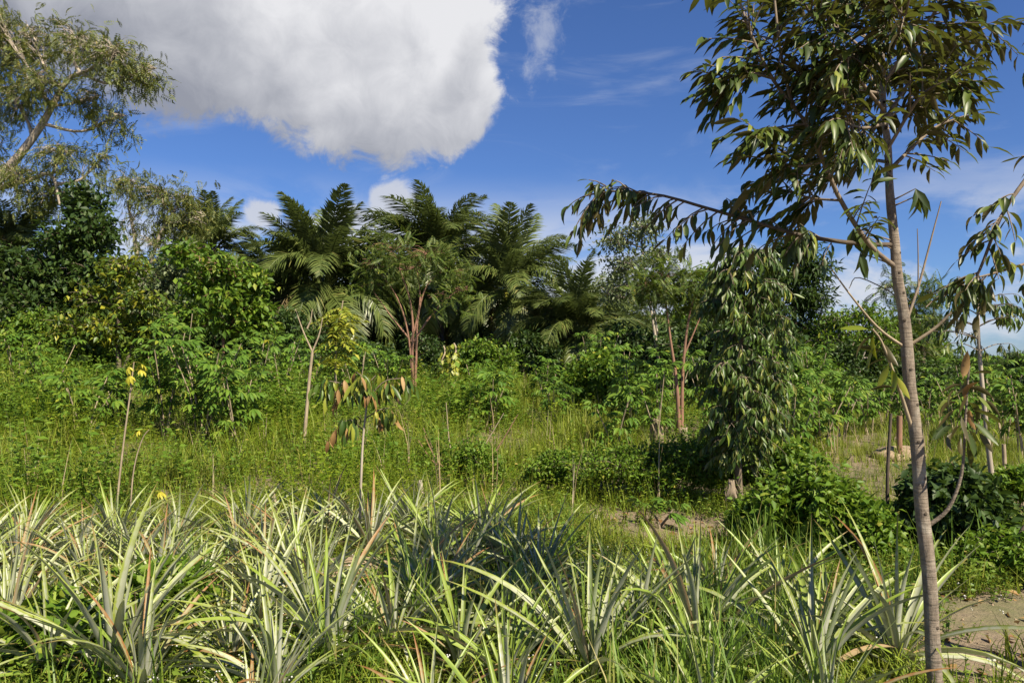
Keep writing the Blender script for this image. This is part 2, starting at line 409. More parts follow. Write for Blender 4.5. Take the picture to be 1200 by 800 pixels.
def diamond(wd=0.32, dip=0.08, fold=0.06):
    V = np.array([[0, 0, 0], [-wd / 2, 0.42, fold], [0, 1, -dip], [wd / 2, 0.42, fold]])
    return V, NQ, np.array([[0, 3, 2], [0, 2, 1]])


def blade(L=1.0, W=0.3, seg=5, fold=0.2, droop=0.25, peak=0.4, twist=0.0, pet=0.0, sharp=1.0):
    """one leaf: two strips meeting in a folded midrib; returns V,Q,T,uv"""
    s = np.linspace(0, 1, seg + 1)
    wd = np.where(s < peak, np.sin(0.5 * math.pi * np.clip(s / peak, 0, 1)) ** 0.7, np.cos(0.5 * math.pi * np.clip((s - peak) / (1 - peak), 0, 1)) ** sharp) * W / 2
    wd = np.maximum(wd, 0.006 * W); 
    ang = -droop * 2 * s; dy = np.cos(ang); dz = np.sin(ang)
    y = pet + np.concatenate([[0], np.cumsum((dy[1:] + dy[:-1]) / 2 / seg)]) * L; z = np.concatenate([[0], np.cumsum((dz[1:] + dz[:-1]) / 2 / seg)]) * L
    tw = twist * s
    V = np.zeros((seg + 1, 3, 3)); uv = np.zeros((seg + 1, 3, 2))
    for c, sgn in ((0, -1), (1, 0), (2, 1)):
        V[:, c, 0] = sgn * wd * np.cos(tw); V[:, c, 1] = y; V[:, c, 2] = z + abs(sgn) * wd * fold * 2 + sgn * wd * np.sin(tw)
        uv[:, c, 0] = 0.5 + 0.5 * sgn; uv[:, c, 1] = s
    i = np.arange(seg)[:, None] * 3 + np.arange(2)
    Q = np.stack([i, i + 1, i + 4, i + 3], -1).reshape(-1, 4)
    V = V.reshape(-1, 3); uv = uv.reshape(-1, 2)
    if pet:
        tv, tq = tubes(np.array([[0, 0, 0.0], [0, pet * 0.5, 0.0], [0, pet, 0]]), np.full(3, 0.012 * L), 3)
        Q = np.concatenate([Q, tq + len(V)]); V = np.concatenate([V, tv]); uv = np.concatenate([uv, np.full((len(tv), 2), 0.5)])
    return V, Q, NTR, uv


def place_leaves(parent, protos, pos, ydir, hint, scale, name='leaf', limit=300, key=None, stuff_tp=None, stuff_mat=None, stuff_name='foliage'):
    """leaves as objects (parent-local coordinates); past the limit the smallest go into one stuff part"""
    n = len(pos); order = np.arange(n)
    if key is not None: order = np.argsort(key)
    for q in order[:limit]:
        obj(name, protos[int(rng.integers(len(protos)))], parent, mtx=frame(pos[q], ydir[q], hint[q], float(scale[q])))
    rest = order[limit:]
    if len(rest):
        me = mesh(stuff_name, *stamp(stuff_tp, pos[rest], ydir[rest], hint[rest], scale[rest]), mat=stuff_mat)
        tag(obj(stuff_name, me, parent), kind='stuff')


# ------------------------------------------------------------------ ground
def axis(lo, hi, fine_lo, fine_hi, fs, grow=1.28):
    a = list(np.arange(fine_lo, fine_hi, fs)); s = fs; x = a[-1]
    while x < hi: s *= grow; x += s; a.append(x)
    s = fs; x = a[0]
    while x > lo: s *= grow; x -= s; a.insert(0, x)
    return np.array(a)


gx = axis(-900, 900, -9, 9, 0.16); gy = axis(-300, 1500, 0, 16, 0.16)
X, Y = np.meshgrid(gx, gy); Z = height(X, Y)
near = (np.abs(X) < 12) & (Y > -1) & (Y < 18)
Z = Z + np.where(near, 0.012 * np.sin(9 * X + 3 * np.sin(5 * Y)) * np.cos(8 * Y + 2 * np.sin(4 * X)), 0)
nx, ny = len(gx), len(gy)
i, j = np.meshgrid(np.arange(nx - 1), np.arange(ny - 1)); a = j * nx + i
gq = np.stack([a, a + 1, a + nx + 1, a + nx], -1).reshape(-1, 4)
tag(obj('ground', mesh('ground', np.stack([X, Y, Z], -1), gq, mat='earth')), kind='structure', label='brown earth of the planted field under weeds and pineapples')


# bare places: (x, y, radius)
def gp(px, py):          # ground point on the near flat
    d = EYE * F / (py - 430.0); return (px - 600) / F * d, d


BARE = [(*gp(800, 618), 0.75), (*gp(730, 605), 0.4), (*gp(1165, 735), 0.62), (*gp(1230, 715), 0.6), (*gp(1165, 585), 0.8), (*gp(1215, 600), 0.9), (*gp(430, 668), 0.42), (*gp(690, 600), 0.35),
        (*gp(1048, 520), 0.7), (*gp(1060, 600), 0.35), (*gp(880, 605), 0.4), (*gp(1130, 790), 0.4), (*gp(340, 575), 0.5)]


def bare(x, y):
    v = np.ones(len(x))
    for bx, by, r in BARE:
        d = np.hypot(x - bx, (y - by)) / r
        v = np.minimum(v, sstep(0.55, 1.15, d + 0.25 * np.sin(5 * x + 4 * y)))
    return v


# ------------------------------------------------------------------ weeds and grass (uncountable cover)
def grass_tuft(n, h, spread, seg=2, wd=0.012, lean=0.5):
    a = Acc()
    for k in range(n):
        az = rng.uniform(0, 6.283); l = h * rng.uniform(0.55, 1.1); bend = lean * rng.uniform(0.3, 1.3); r0 = spread * math.sqrt(rng.uniform())
        b0 = np.array([math.cos(az * 1.7) * r0, math.sin(az * 1.7) * r0, 0]); d = np.array([math.cos(az), math.sin(az), 0]); side = np.array([-d[1], d[0], 0])
        s = np.linspace(0, 1, seg + 1)[:, None]
        c = b0 + d * (bend * l * s ** 1.8) + UP * (l * (s - 0.35 * bend * s ** 2.5))
        wv = (wd * rng.uniform(0.7, 1.3) * (1 - s ** 1.5) + 0.0012)
        V = np.concatenate([c - side * wv / 2, c + side * wv / 2]); i = np.arange(seg)
        a.add(V, np.stack([i, i + seg + 1, i + seg + 2, i + 1], -1))
    return a.out()


def herb(n_stem, h, leaf, per, spread, wd=0.42):
    a = Acc(); tp = diamond(wd)
    for k in range(n_stem):
        az = rng.uniform(0, 6.283); l = h * rng.uniform(0.6, 1.1); r0 = spread * math.sqrt(rng.uniform())
        b0 = np.array([math.cos(az) * r0, math.sin(az) * r0, 0]); top = b0 + np.array([math.cos(az) * 0.3 * l, math.sin(az) * 0.3 * l, l])
        side = np.array([0.003, 0, 0])
        a.add(np.array([b0 - side, b0 + side, top + side * 0.5, top - side * 0.5]), np.array([[0, 1, 2, 3]]))
        tt = np.linspace(0.2, 1, per)[:, None] + rng.uniform(-0.04, 0.04, (per, 1)); pos = b0 + (top - b0) * tt
        d = rand_dir(per); d[:, 2] = np.abs(d[:, 2]) * 0.5 - 0.15; hint = UP + rng.normal(size=(per, 3)) * 0.45
        a.add(*stamp(tp, pos, d, hint, leaf * rng.uniform(0.6, 1.25, per)))
    return a.out()


def cover(name, tps, pts, scale, mat, label, cat):
    a = Acc(); n = len(pts); which = rng.integers(len(tps), size=n); az = rng.uniform(0, 6.283, n)
    for k, tp in enumerate(tps):
        s = which == k
        if s.sum() == 0: continue
        yd = np.stack([np.cos(az[s]), np.sin(az[s]), np.zeros(s.sum())], -1); hint = UP + rng.normal(size=(s.sum(), 3)) * 0.10
        a.add(*stamp(tp, pts[s], yd, hint, scale[s]))
    return tag(obj(name, a.mesh(name, mat)), label, cat, kind='stuff')


def sample_field(n, y0, y1, pw=1.0, margin=1.5, fr=0.68):
    y = y0 + (y1 - y0) * rng.uniform(size=n) ** pw; x = rng.uniform(-1, 1, n) * (fr * y + margin)
    return x, y


def noise2(x, y, s, seed=0):
    r = np.random.default_rng(seed); v = 0
    for k in range(5):
        a_, p_ = r.uniform(0, 6.28), r.uniform(0, 6.28); f_ = s * r.uniform(0.6, 1.7); v = v + np.sin(f_ * (x * math.cos(a_) + y * math.sin(a_)) + p_)
    return v / 3


def pt(x, y): return np.stack([x, y, height(x, y)], -1)


def pine_edge(x, y):     # 1 where pineapples grow
    px = 600 + F * x / y
    far = np.interp(px, [-200, 0, 200, 330, 420, 520, 640, 760, 880, 980, 1060, 1400], [7.0, 7.0, 7.1, 7.5, 7.7, 7.4, 6.3, 6.0, 5.5, 5.0, 4.2, 3.2])
    return y < far


# tall field: herbs, grass, straw
x, y = sample_field(12500, 7.2, 27, 0.85)
pxx = 600 + F * x / y
keep = (~pine_edge(x, y)) & (rng.uniform(size=len(x)) < bare(x, y)) & ~((pxx > 620) & (y < 7.6))
x, y, pxx = x[keep], y[keep], pxx[keep]
tall = np.interp(y, [7, 9, 12, 20], [0.55, 0.85, 1.05, 1.15]) * np.interp(pxx, [0, 560, 640, 930, 1000], [1, 1, 0.85, 0.8, 0.55]) * np.clip(0.86 + 0.34 * noise2(x, y, 1.5, 3) + 0.12 * noise2(x, y, 4.0, 31), 0.3, 1.6)
kindn = noise2(x, y, 0.9, 5) + rng.normal(size=len(x)) * 0.5 - np.where(pxx > 940, 1.2, 0)
isg = kindn < -0.35
gt = [grass_tuft(13, rng.uniform(0.5, 0.8), 0.18, 2, 0.015, rng.uniform(0.4, 0.9)) for _ in range(9)]
ht = [herb(int(rng.integers(4, 8)), rng.uniform(0.45, 0.8), rng.uniform(0.038, 0.075), 13, rng.uniform(0.12, 0.26), rng.uniform(0.2, 0.42)) for _ in range(14)]
cover('field_grass', gt, pt(x[isg], y[isg]), tall[isg] * rng.uniform(0.7, 1.25, isg.sum()), 'grass', 'tall yellow-green grass growing across the weedy field', 'grass')
hh = (~isg) & (noise2(x, y, 1.1, 77) + rng.normal(size=len(x)) * 0.25 < 0.30)
h2 = (~isg) & ~hh
ut_ = [herb(int(rng.integers(5, 8)), rng.uniform(0.55, 0.85), rng.uniform(0.055, 0.095), 11, rng.uniform(0.15, 0.28), rng.uniform(0.4, 0.6)) for _ in range(8)]
cover('leafy_undergrowth', ut_, pt(x[h2], y[h2]), tall[h2] * rng.uniform(0.7, 1.4, h2.sum()), 'bush', 'patches of taller darker green leafy undergrowth within the weedy field', 'undergrowth')
cover('field_weeds', ht, pt(x[hh], y[hh]), tall[hh] * rng.uniform(0.65, 1.25, hh.sum()), 'weed', 'dense leafy yellow-green weeds covering the rising field', 'weeds')
x, y = sample_field(240, 8.2, 24, 0.9)
st = [grass_tuft(3, 0.95, 0.05, 2, 0.012, 0.25) for _ in range(5)]
k_ = (~pine_edge(x, y)) & (bare(x, y) > 0.5)
cover('dry_stalks', st, pt(x[k_], y[k_]), rng.uniform(0.6, 1.1, k_.sum()), 'straw', 'dry straw-coloured stalks standing among the field weeds', 'dry grass')

# low cover between the pineapples and on the right foreground
x, y = sample_field(8500, 2.2, 9.2, 0.8, 0.5)
pxx = 600 + F * x / y
kk = rng.uniform(size=len(x)) < bare(x, y) * np.where((pxx > 1090) & (y < 6), 0.85, 1)
x, y, pxx = x[kk], y[kk], pxx[kk]
lt = [herb(7, 0.17, 0.036, 6, 0.13, 0.5) for _ in range(8)]
isl = noise2(x, y, 2.2, 9) + rng.normal(size=len(x)) * 0.4 > 0.25
cover('low_weeds', lt, pt(x[isl], y[isl]), rng.uniform(0.55, 1.3, isl.sum()), 'low', 'low leafy weeds covering the soil between the pineapples', 'weeds')
lg = [grass_tuft(9, 0.26, 0.10, 2, 0.009, 0.8) for _ in range(7)]
cover('short_grass', lg, pt(x[~isl], y[~isl]), rng.uniform(0.5, 1.2, (~isl).sum()), 'grass', 'short grass growing on the soil between the pineapples', 'grass')
# taller lush blades among the pineapples, centre and right
tg = [grass_tuft(9, 0.55, 0.10, 3, 0.013, 0.42) for _ in range(8)]
x, y = sample_field(3200, 3.1, 6.6, 1.0, 0.2)
pxx = 600 + F * x / y
dens = np.interp(pxx, [0, 380, 420, 520, 640, 760, 860, 1000, 1060, 1100], [0.03, 0.08, 0.3, 0.16, 0.22, 0.5, 0.75, 0.75, 0.35, 0.06])
kk = rng.uniform(size=len(x)) < dens * 0.85 * np.clip(0.5 + noise2(x, y, 2.0, 4), 0, 1) * bare(x, y)
cover('lush_grass', tg, pt(x[kk], y[kk]), rng.uniform(0.5, 1.15, kk.sum()), 'grass_fg', 'long bright green grass blades rising between the pineapples', 'grass')
# tiny white flowers
x, y = sample_field(2600, 2.8, 6.2, 1.0, 0.2)
pxx = 600 + F * x / y
kk = (rng.uniform(size=len(x)) < np.interp(pxx, [0, 250, 560, 760], [1, 0.9, 0.45, 0.1])) & (noise2(x, y, 2.6, 21) > -0.15)
x, y = x[kk], y[kk]
pos = pt(x, y) + UP * rng.uniform(0.10, 0.24, (len(x), 1))
oc = (np.array([[1, 0, 0], [0, 1, 0], [-1, 0, 0], [0, -1, 0], [0, 0, 0.8], [0, 0, -0.6]]) * 0.5, NQ, np.array([[0, 1, 4], [1, 2, 4], [2, 3, 4], [3, 0, 4], [1, 0, 5], [2, 1, 5], [3, 2, 5], [0, 3, 5]]))
a = Acc()
for rep in range(3):
    a.add(*stamp(oc, pos + rng.normal(size=pos.shape) * 0.009, rand_dir(len(pos)), rand_dir(len(pos)), rng.uniform(0.007, 0.014, len(pos))))
tag(obj('white_weed_flowers', a.mesh('white_weed_flowers', 'flower')), 'tiny white weed flowers dotted over the ground between pineapples', 'flowers', kind='stuff')
# leaf litter and clods on bare soil
x, y = sample_field(2600, 2.6, 10, 0.9, 0.6)
kk = rng.uniform(size=len(x)) < (1.08 - bare(x, y)); x, y = x[kk], y[kk]
a = Acc(); a.add(*stamp(diamond(0.45, 0.25), pt(x, y) + UP * 0.02, rand_dir(len(x)) * np.array([1, 1, 0.25]), UP + rng.normal(size=(len(x), 3)) * 0.5, rng.uniform(0.04, 0.12, len(x))))
tag(obj('leaf_litter', a.mesh('leaf_litter', 'durian_brown')), 'fallen brown leaves scattered over the bare soil patches', 'leaf litter', kind='stuff')

x, y = sample_field(5000, 2.6, 10, 0.9, 0.6)
kk = rng.uniform(size=len(x)) < (1.02 - bare(x, y)); x, y = x[kk], y[kk]
oc2 = (oc[0] * rng.uniform(0.7, 1.2, (6, 1)), NQ, oc[2])
a = Acc(); a.add(*stamp(oc2, pt(x, y), rand_dir(len(x)), rand_dir(len(x)), rng.uniform(0.008, 0.045, len(x)) ** 1.1))
tag(obj('soil_crumbs', a.mesh('soil_crumbs', 'stone', smooth=False)), 'small crumbs and clods of dry soil on the bare patches', 'soil crumbs', kind='stuff')

# ------------------------------------------------------------------ pineapples
PL = {}
for mname in ('pine', 'pine_green', 'pine_red', 'pine_dead'):
    lst = []
    for q, (dr, tw) in enumerate([(0.10, 0.3), (0.20, 0.6), (0.34, -0.6), (0.52, 0.7), (0.75, -0.7), (0.95, 0.4)]):
        V, Q, T, uv = blade(1.0, 0.056, 10, 0.42, dr, 0.16, tw, 0, 0.85)
        lst.append(mesh('pineapple_leaf', V, Q, T, mname, uv=uv))
    PL[mname] = lst
    lst = []
    for q, (dr, tw) in enumerate([(0.08, 0.4), (0.22, 0.8), (0.36, -0.8), (0.55, 0.9), (0.80, -0.9), (1.05, 0.5)]):
        V, Q, T, uv = blade(1.0, 0.046, 9, 0.42, dr, 0.16, tw, 0, 0.85)
        lst.append(mesh('pineapple_leaf', V, Q, T, mname, uv=uv))
    PL[mname + '_thin'] = lst
cv, cq = tubes(np.array([[0, 0, -0.05], [0, 0, 0.02], [0, 0, 0.10], [0, 0, 0.16]]), np.array([0.035, 0.04, 0.03, 0.006]), 7)
CORE = mesh('pineapple_core', cv, cq, mat='pine_green')


def pineapple(px, Y, size, label, group=None, nl=30, red=0.04, green=0.2, flop=0.0, thin=''):
    b0 = ground(px, Y); r = rng
    t_ = thing('pineapple_plant', label if isinstance(label, str) else 'pineapple plant', 'pineapple plant', b0, group); n_red = n_dead = 0
    obj('core', CORE, t_)
    az = r.uniform(0, 6.28); nl = int(nl * 1.12)
    for k in range(nl):
        f = k / (nl - 1)                                  # 0 inner .. 1 outer
        az += 2.39996 + r.normal() * 0.25
        el = math.radians(np.interp(f, [0, 0.3, 0.7, 1], [82, 64, 42, 16 - 12 * flop]) + r.normal() * 11)
        pi = int(np.clip(round(np.interp(f, [0, 0.35, 0.7, 1], [0.4, 1.8, 3.1, 4.1 + flop]) + r.normal() * 0.8), 0, 5))
        L = 0.90 * size * np.interp(f, [0, 0.25, 0.7, 1], [0.50, 0.86, 0.98, 0.80]) * r.uniform(0.8, 1.12)
        u = r.uniform()
        rd = red * (1.5 if 0.3 < f else 0.5)
        mn = 'pine_dead' if (f > 0.86 and r.uniform() < 0.45) else 'pine_red' if u < rd else ('pine_green' if u < rd + green else 'pine')
        n_red += mn == 'pine_red'; n_dead += mn == 'pine_dead'
        d = np.array([math.cos(az) * math.cos(el), math.sin(az) * math.cos(el), math.sin(el)])
        hint = np.array([-math.cos(az) * math.sin(el), -math.sin(az) * math.sin(el), math.cos(el)]) + r.normal(size=3) * 0.12
        pos = np.array([math.cos(az) * 0.03, math.sin(az) * 0.03, 0.02 + 0.10 * (1 - f)])
        obj('leaf', PL[mn + thin][pi], t_, mtx=frame(pos, d, hint, L))
    if not isinstance(label, str):                        # say how this one looks
        t_['label'] = label(('small ' if size < 0.68 else 'tall ' if size > 0.78 else '') + ('orange-tinged ' if n_red > 3 else 'brown-skirted ' if n_dead > 3 else '') + ('yellow-green' if green > 0.4 else 'silvery') + ' pineapple plant')
    return t_


PLM = [(312, 6.1, 'next to the reddened pineapple'), (430, 6.15, 'next to the sunlit earth mound'), (423, 6.9, 'next to the thin drooping sapling'), (140, 4.05, 'next to the large fanned-out silvery one'),
       (386, 4.15, 'next to the pineapple before the earth mound'), (690, 3.95, 'next to the one with crossing blades'), (838, 5.35, 'next to the red-leaved one by bare soil'), (1046, 4.15, 'next to the sprawling one at the grey trunk'),
       (812, 4.3, 'next to the one half hidden in grass'), (139, 8.3, 'just in front of the leggy cassava stem'), (545, 5.75, 'next to the compact silvery pineapple'), (20, 7.6, 'by tall weeds left of the leggy cassava'), (260, 7.7, 'between the leggy cassava and earth bank')]


def near_label(lead, px, Y, lms, kd=1.0):
    x_ = (px - 600) / F * Y
    return lead + ' ' + min(lms, key=lambda q: math.hypot((q[0] - 600) / F * q[1] - x_, (q[1] - Y) * kd))[2]


SHARED = 'silvery green pineapple plant among the rows of the field'
GR = 'pineapple plants in the field'
special = [
    (140, 4.05, 1.04, 'large silvery pineapple plant beside dark low weeds, broad leaves fanned wide', 26, 0.0, 0.16, 0.3),
    (386, 4.15, 1.00, 'pineapple plant in front of the clod mound, upright yellow-green leaf tips', 28, 0.03, 0.3, 0.2),
    (690, 3.95, 1.02, 'tall pineapple plant with one rusty orange leaf, long pale blades crossing', 28, 0.07, 0.2, 0.1),
    (312, 6.1, 0.78, 'reddened pineapple plant with orange leaf tips, left of the clod mound', 30, 0.28, 0.12, 0.3),
    (436, 6.75, 0.98, 'bushy pineapple plant with orange lower leaves behind the thin drooping sapling', 38, 0.12, 0.15, 0.2),
    (482, 7.35, 0.86, 'pale spiky pineapple plant at the weedy edge behind the drooping sapling', 34, 0.03, 0.1, 0.1),
    (545, 5.75, 0.88, 'compact silvery pineapple plant right of the clod mound', 30, 0.03, 0.12, 0.2),
    (632, 5.6, 0.86, 'pineapple plant with a pinkish upright leaf beside short grass', 30, 0.10, 0.15, 0.2),
    (812, 4.3, 0.98, 'pineapple plant half hidden by lush grass, white blades at its heart', 28, 0.04, 0.25, 0.4),
    (838, 5.35, 0.74, 'pineapple plant with red leaves next to the bare shaded soil', 28, 0.25, 0.25, 0.3),
    (1046, 4.15, 1.06, 'sprawling pineapple plant at the foot of the slender grey trunk, leaves arching flat', 26, 0.02, 0.12, 1.6),
    (950, 3.9, 0.94, 'grass-choked pineapple plant between the lush grass and the grey trunk', 24, 0.02, 0.3, 0.9),
]
spots = []
for (px, Y_, s_, lab, nl, red, gr_, fl) in special:
    pineapple(px, Y_, s_ * (1.08 if Y_ < 5 else 0.98), lab, None, nl + 6, red, gr_, fl, '' if px < 200 else '_thin'); spots.append((*ground(px, Y_)[:2],))
row = 0
yy = 3.35
while yy < 7.6:
    sp = 0.45
    for xx in np.arange(-0.68 * yy - 0.5, 0.45 * yy + 0.3, sp):
        x_ = xx + (row % 2) * 0.34 + rng.normal() * 0.10; y_ = yy + rng.normal() * 0.10
        px = 600 + F * x_ / y_
        if not bool(pine_edge(np.array([x_]), np.array([y_]))[0]) or px > 985 or px < -160: continue
        if min(math.hypot(x_ - q[0], y_ - q[1]) for q in spots) < 0.30: continue
        if math.hypot(x_ - BARE[6][0], y_ - BARE[6][1]) < 0.55 or (abs(px - 432) < 45 and 4.4 < y_ < 6.2): continue
        if y_ < 3.75 and not (240 < px < 330 or 450 < px < 620 or px > 720 or px < 30): continue
        spots.append((x_, y_))
        pineapple(px, y_, rng.uniform(0.60, 0.86), (lambda lead, px=px, y_=y_: near_label(lead, px, y_, PLM)), GR, int(rng.integers(34, 48)), 0.09 if px < 560 else 0.05, 0.16 if px < 480 else 0.5, rng.uniform(0, 0.6), '_thin')
    yy += 0.43; row += 1

# ------------------------------------------------------------------ leaf templates for durians
dl = [blade(1.0, w_, 5, f_, d_, 0.42, tw_, 0.07, 0.75) for w_, f_, d_, tw_ in ((0.26, 0.22, 0.22, 0.3), (0.28, 0.3, 0.42, -0.4), (0.24, 0.15, 0.05, 0.4), (0.27, 0.4, 0.65, -0.3), (0.22, 0.55, 0.3, 0.7), (0.25, 0.3, -0.12, -0.5), (0.20, 0.7, 0.5, 0.9))]


def leaf_protos(mat): return [mesh('leaf', V, Q, T, mat, uv=uv) for V, Q, T, uv in dl]


DUR = leaf_protos('durian'); DURM = leaf_protos('durian_mid'); DURB = leaf_protos('durian_brown'); LIME = leaf_protos('lime_bright')
dtp = blade(1.0, 0.26, 3, 0.25, 0.25, 0.42, 0.3, 0, 0.75)[:3]
small_tp = blade(1.0, 0.30, 2, 0.25, 0.3, 0.42, 0, 0, 0.8)[:3]


def branch_part(t_, base, pts, r0, r1, mat, name='branch', n=14, sides=6):
    c = curve(pts, n) - base
    V, Q = tubes(c, np.linspace(r0, r1, n), sides)
    obj(name, mesh(name, V, Q, mat=mat), t_)
    return c


def leafy_twigs(c, n, length, per, droop=0.5, t0=0.25, out=None):
    """twigs off polyline c; leaves in two ranks along each. returns twig polylines, leaf pos, dir, hint"""
    K = len(c); s = np.sort(rng.uniform(t0, 1.0, n)); s[-1] = 1.0
    f = s * (K - 1); i0 = np.minimum(f.astype(int), K - 2); p0 = c[i0] + (c[i0 + 1] - c[i0]) * (f - i0)[:, None]
    ax = unit(c[i0 + 1] - c[i0]); side = unit(np.cross(ax, rng.normal(size=(n, 3))))
    d = unit(ax * 0.75 + side * 0.95 + UP * 0.05 + (0 if out is None else np.asarray(out) * 0.5)); d[-1] = ax[-1]
    L = length * rng.uniform(0.55, 1.2, n)
    u = np.linspace(0, 1, 4)[None, :, None]
    P = p0[:, None] + d[:, None] * L[:, None, None] * u - UP * (droop * 0.45 * L[:, None, None] * u ** 2)
    tt = np.linspace(0.18, 1.0, per)
    pos = []; dr = []; hn = []
    for q in range(n):
        tq = np.clip(tt + rng.uniform(-0.05, 0.05, per), 0, 1); pp = p0[q] + d[q] * L[q] * tq[:, None] - UP * (droop * 0.45 * L[q] * tq[:, None] ** 2)
        sd = unit(np.cross(d[q], UP) + 1e-6); sg = np.where(np.arange(per) % 2, 1.0, -1.0)[:, None]
        di = d[q] * 0.55 + sd * sg * 0.62 - UP * droop * rng.uniform(0.4, 1.5, (per, 1)) + rng.normal(size=(per, 3)) * 0.18
        pos.append(pp); dr.append(unit(di)); hn.append(UP + sd * sg * 0.3 + rng.normal(size=(per, 3)) * 0.25)
    return P, np.concatenate(pos), np.concatenate(dr), np.concatenate(hn)


# ------------------------------------------------------------------ the slender durian in front
Y0 = 3.62
base = ground(1101, Y0)
fg = thing('durian_tree', 'slender tall durian tree with pale grey trunk and dark drooping leaves', 'tree', base)
tp_ = [(1101, 842, 0), (1096, 790, 0), (1086, 650, 0), (1076, 545, 0), (1066, 440, 0), (1056, 350, 0), (1048, 290, 0), (1042, 200, 0.02), (1037, 140, 0.03), (1033, 70, 0.02), (1031, 0, 0), (1027, -100, -0.02), (1026, -170, 0)]
tr = [at(px, py, Y0 + d) for px, py, d in tp_]; tr[0][2] = base[2] - 0.06
n = 60
c = curve(tr, n) - base
rr = np.interp(np.linspace(0, 12, n), range(13), np.array([11.8, 11.2, 10.4, 9.9, 9.2, 8.3, 7.6, 5.8, 5.0, 4.0, 3.0, 1.8, 0.8])) * 0.76 * Y0 / F
rr = rr * (1 + 0.05 * np.sin(np.arange(n) * 1.9) * np.sin(np.arange(n) * 0.73))
c[:, 0] += 0.004 * np.sin(np.arange(n) * 0.9)
V, Q = tubes(c, rr, 14)
trunk = obj('trunk', mesh('trunk', V, Q, mat='bark_fg'), fg)
# branch scars on the trunk
kv = np.array([[math.cos(a_) * r_, 0, math.sin(a_) * r_] for r_ in (1, 0.75, 0.35) for a_ in np.arange(6) * math.pi / 3]); kv[6:12, 1] = 0.45; kv[12:, 1] = 0.55
kq = np.array([[r_ * 6 + q, r_ * 6 + (q + 1) % 6, r_ * 6 + 6 + (q + 1) % 6, r_ * 6 + 6 + q] for r_ in range(2) for q in range(6)])
KN = mesh('branch_scar', np.concatenate([kv, [[0, 0.40, 0]]]), kq, np.array([[12 + q, 12 + (q + 1) % 6, 18] for q in range(6)]), 'twig_dark')
for f_, a_ in ((0.075, -1.9), (0.13, -1.2), (0.20, -1.5), (0.235, -1.0), (0.275, -1.75), (0.31, -1.1), (0.345, -1.6), (0.385, -2.0), (0.42, -1.3), (0.45, -1.5), (0.49, -0.9)):
    q = int(f_ * n); d = np.array([math.cos(a_), math.sin(a_), 0.15])
    obj('branch_scar', KN, trunk, mtx=frame(c[q] + unit(d) * rr[q] * 0.9, d, UP, float(rr[q]) * 0.34))
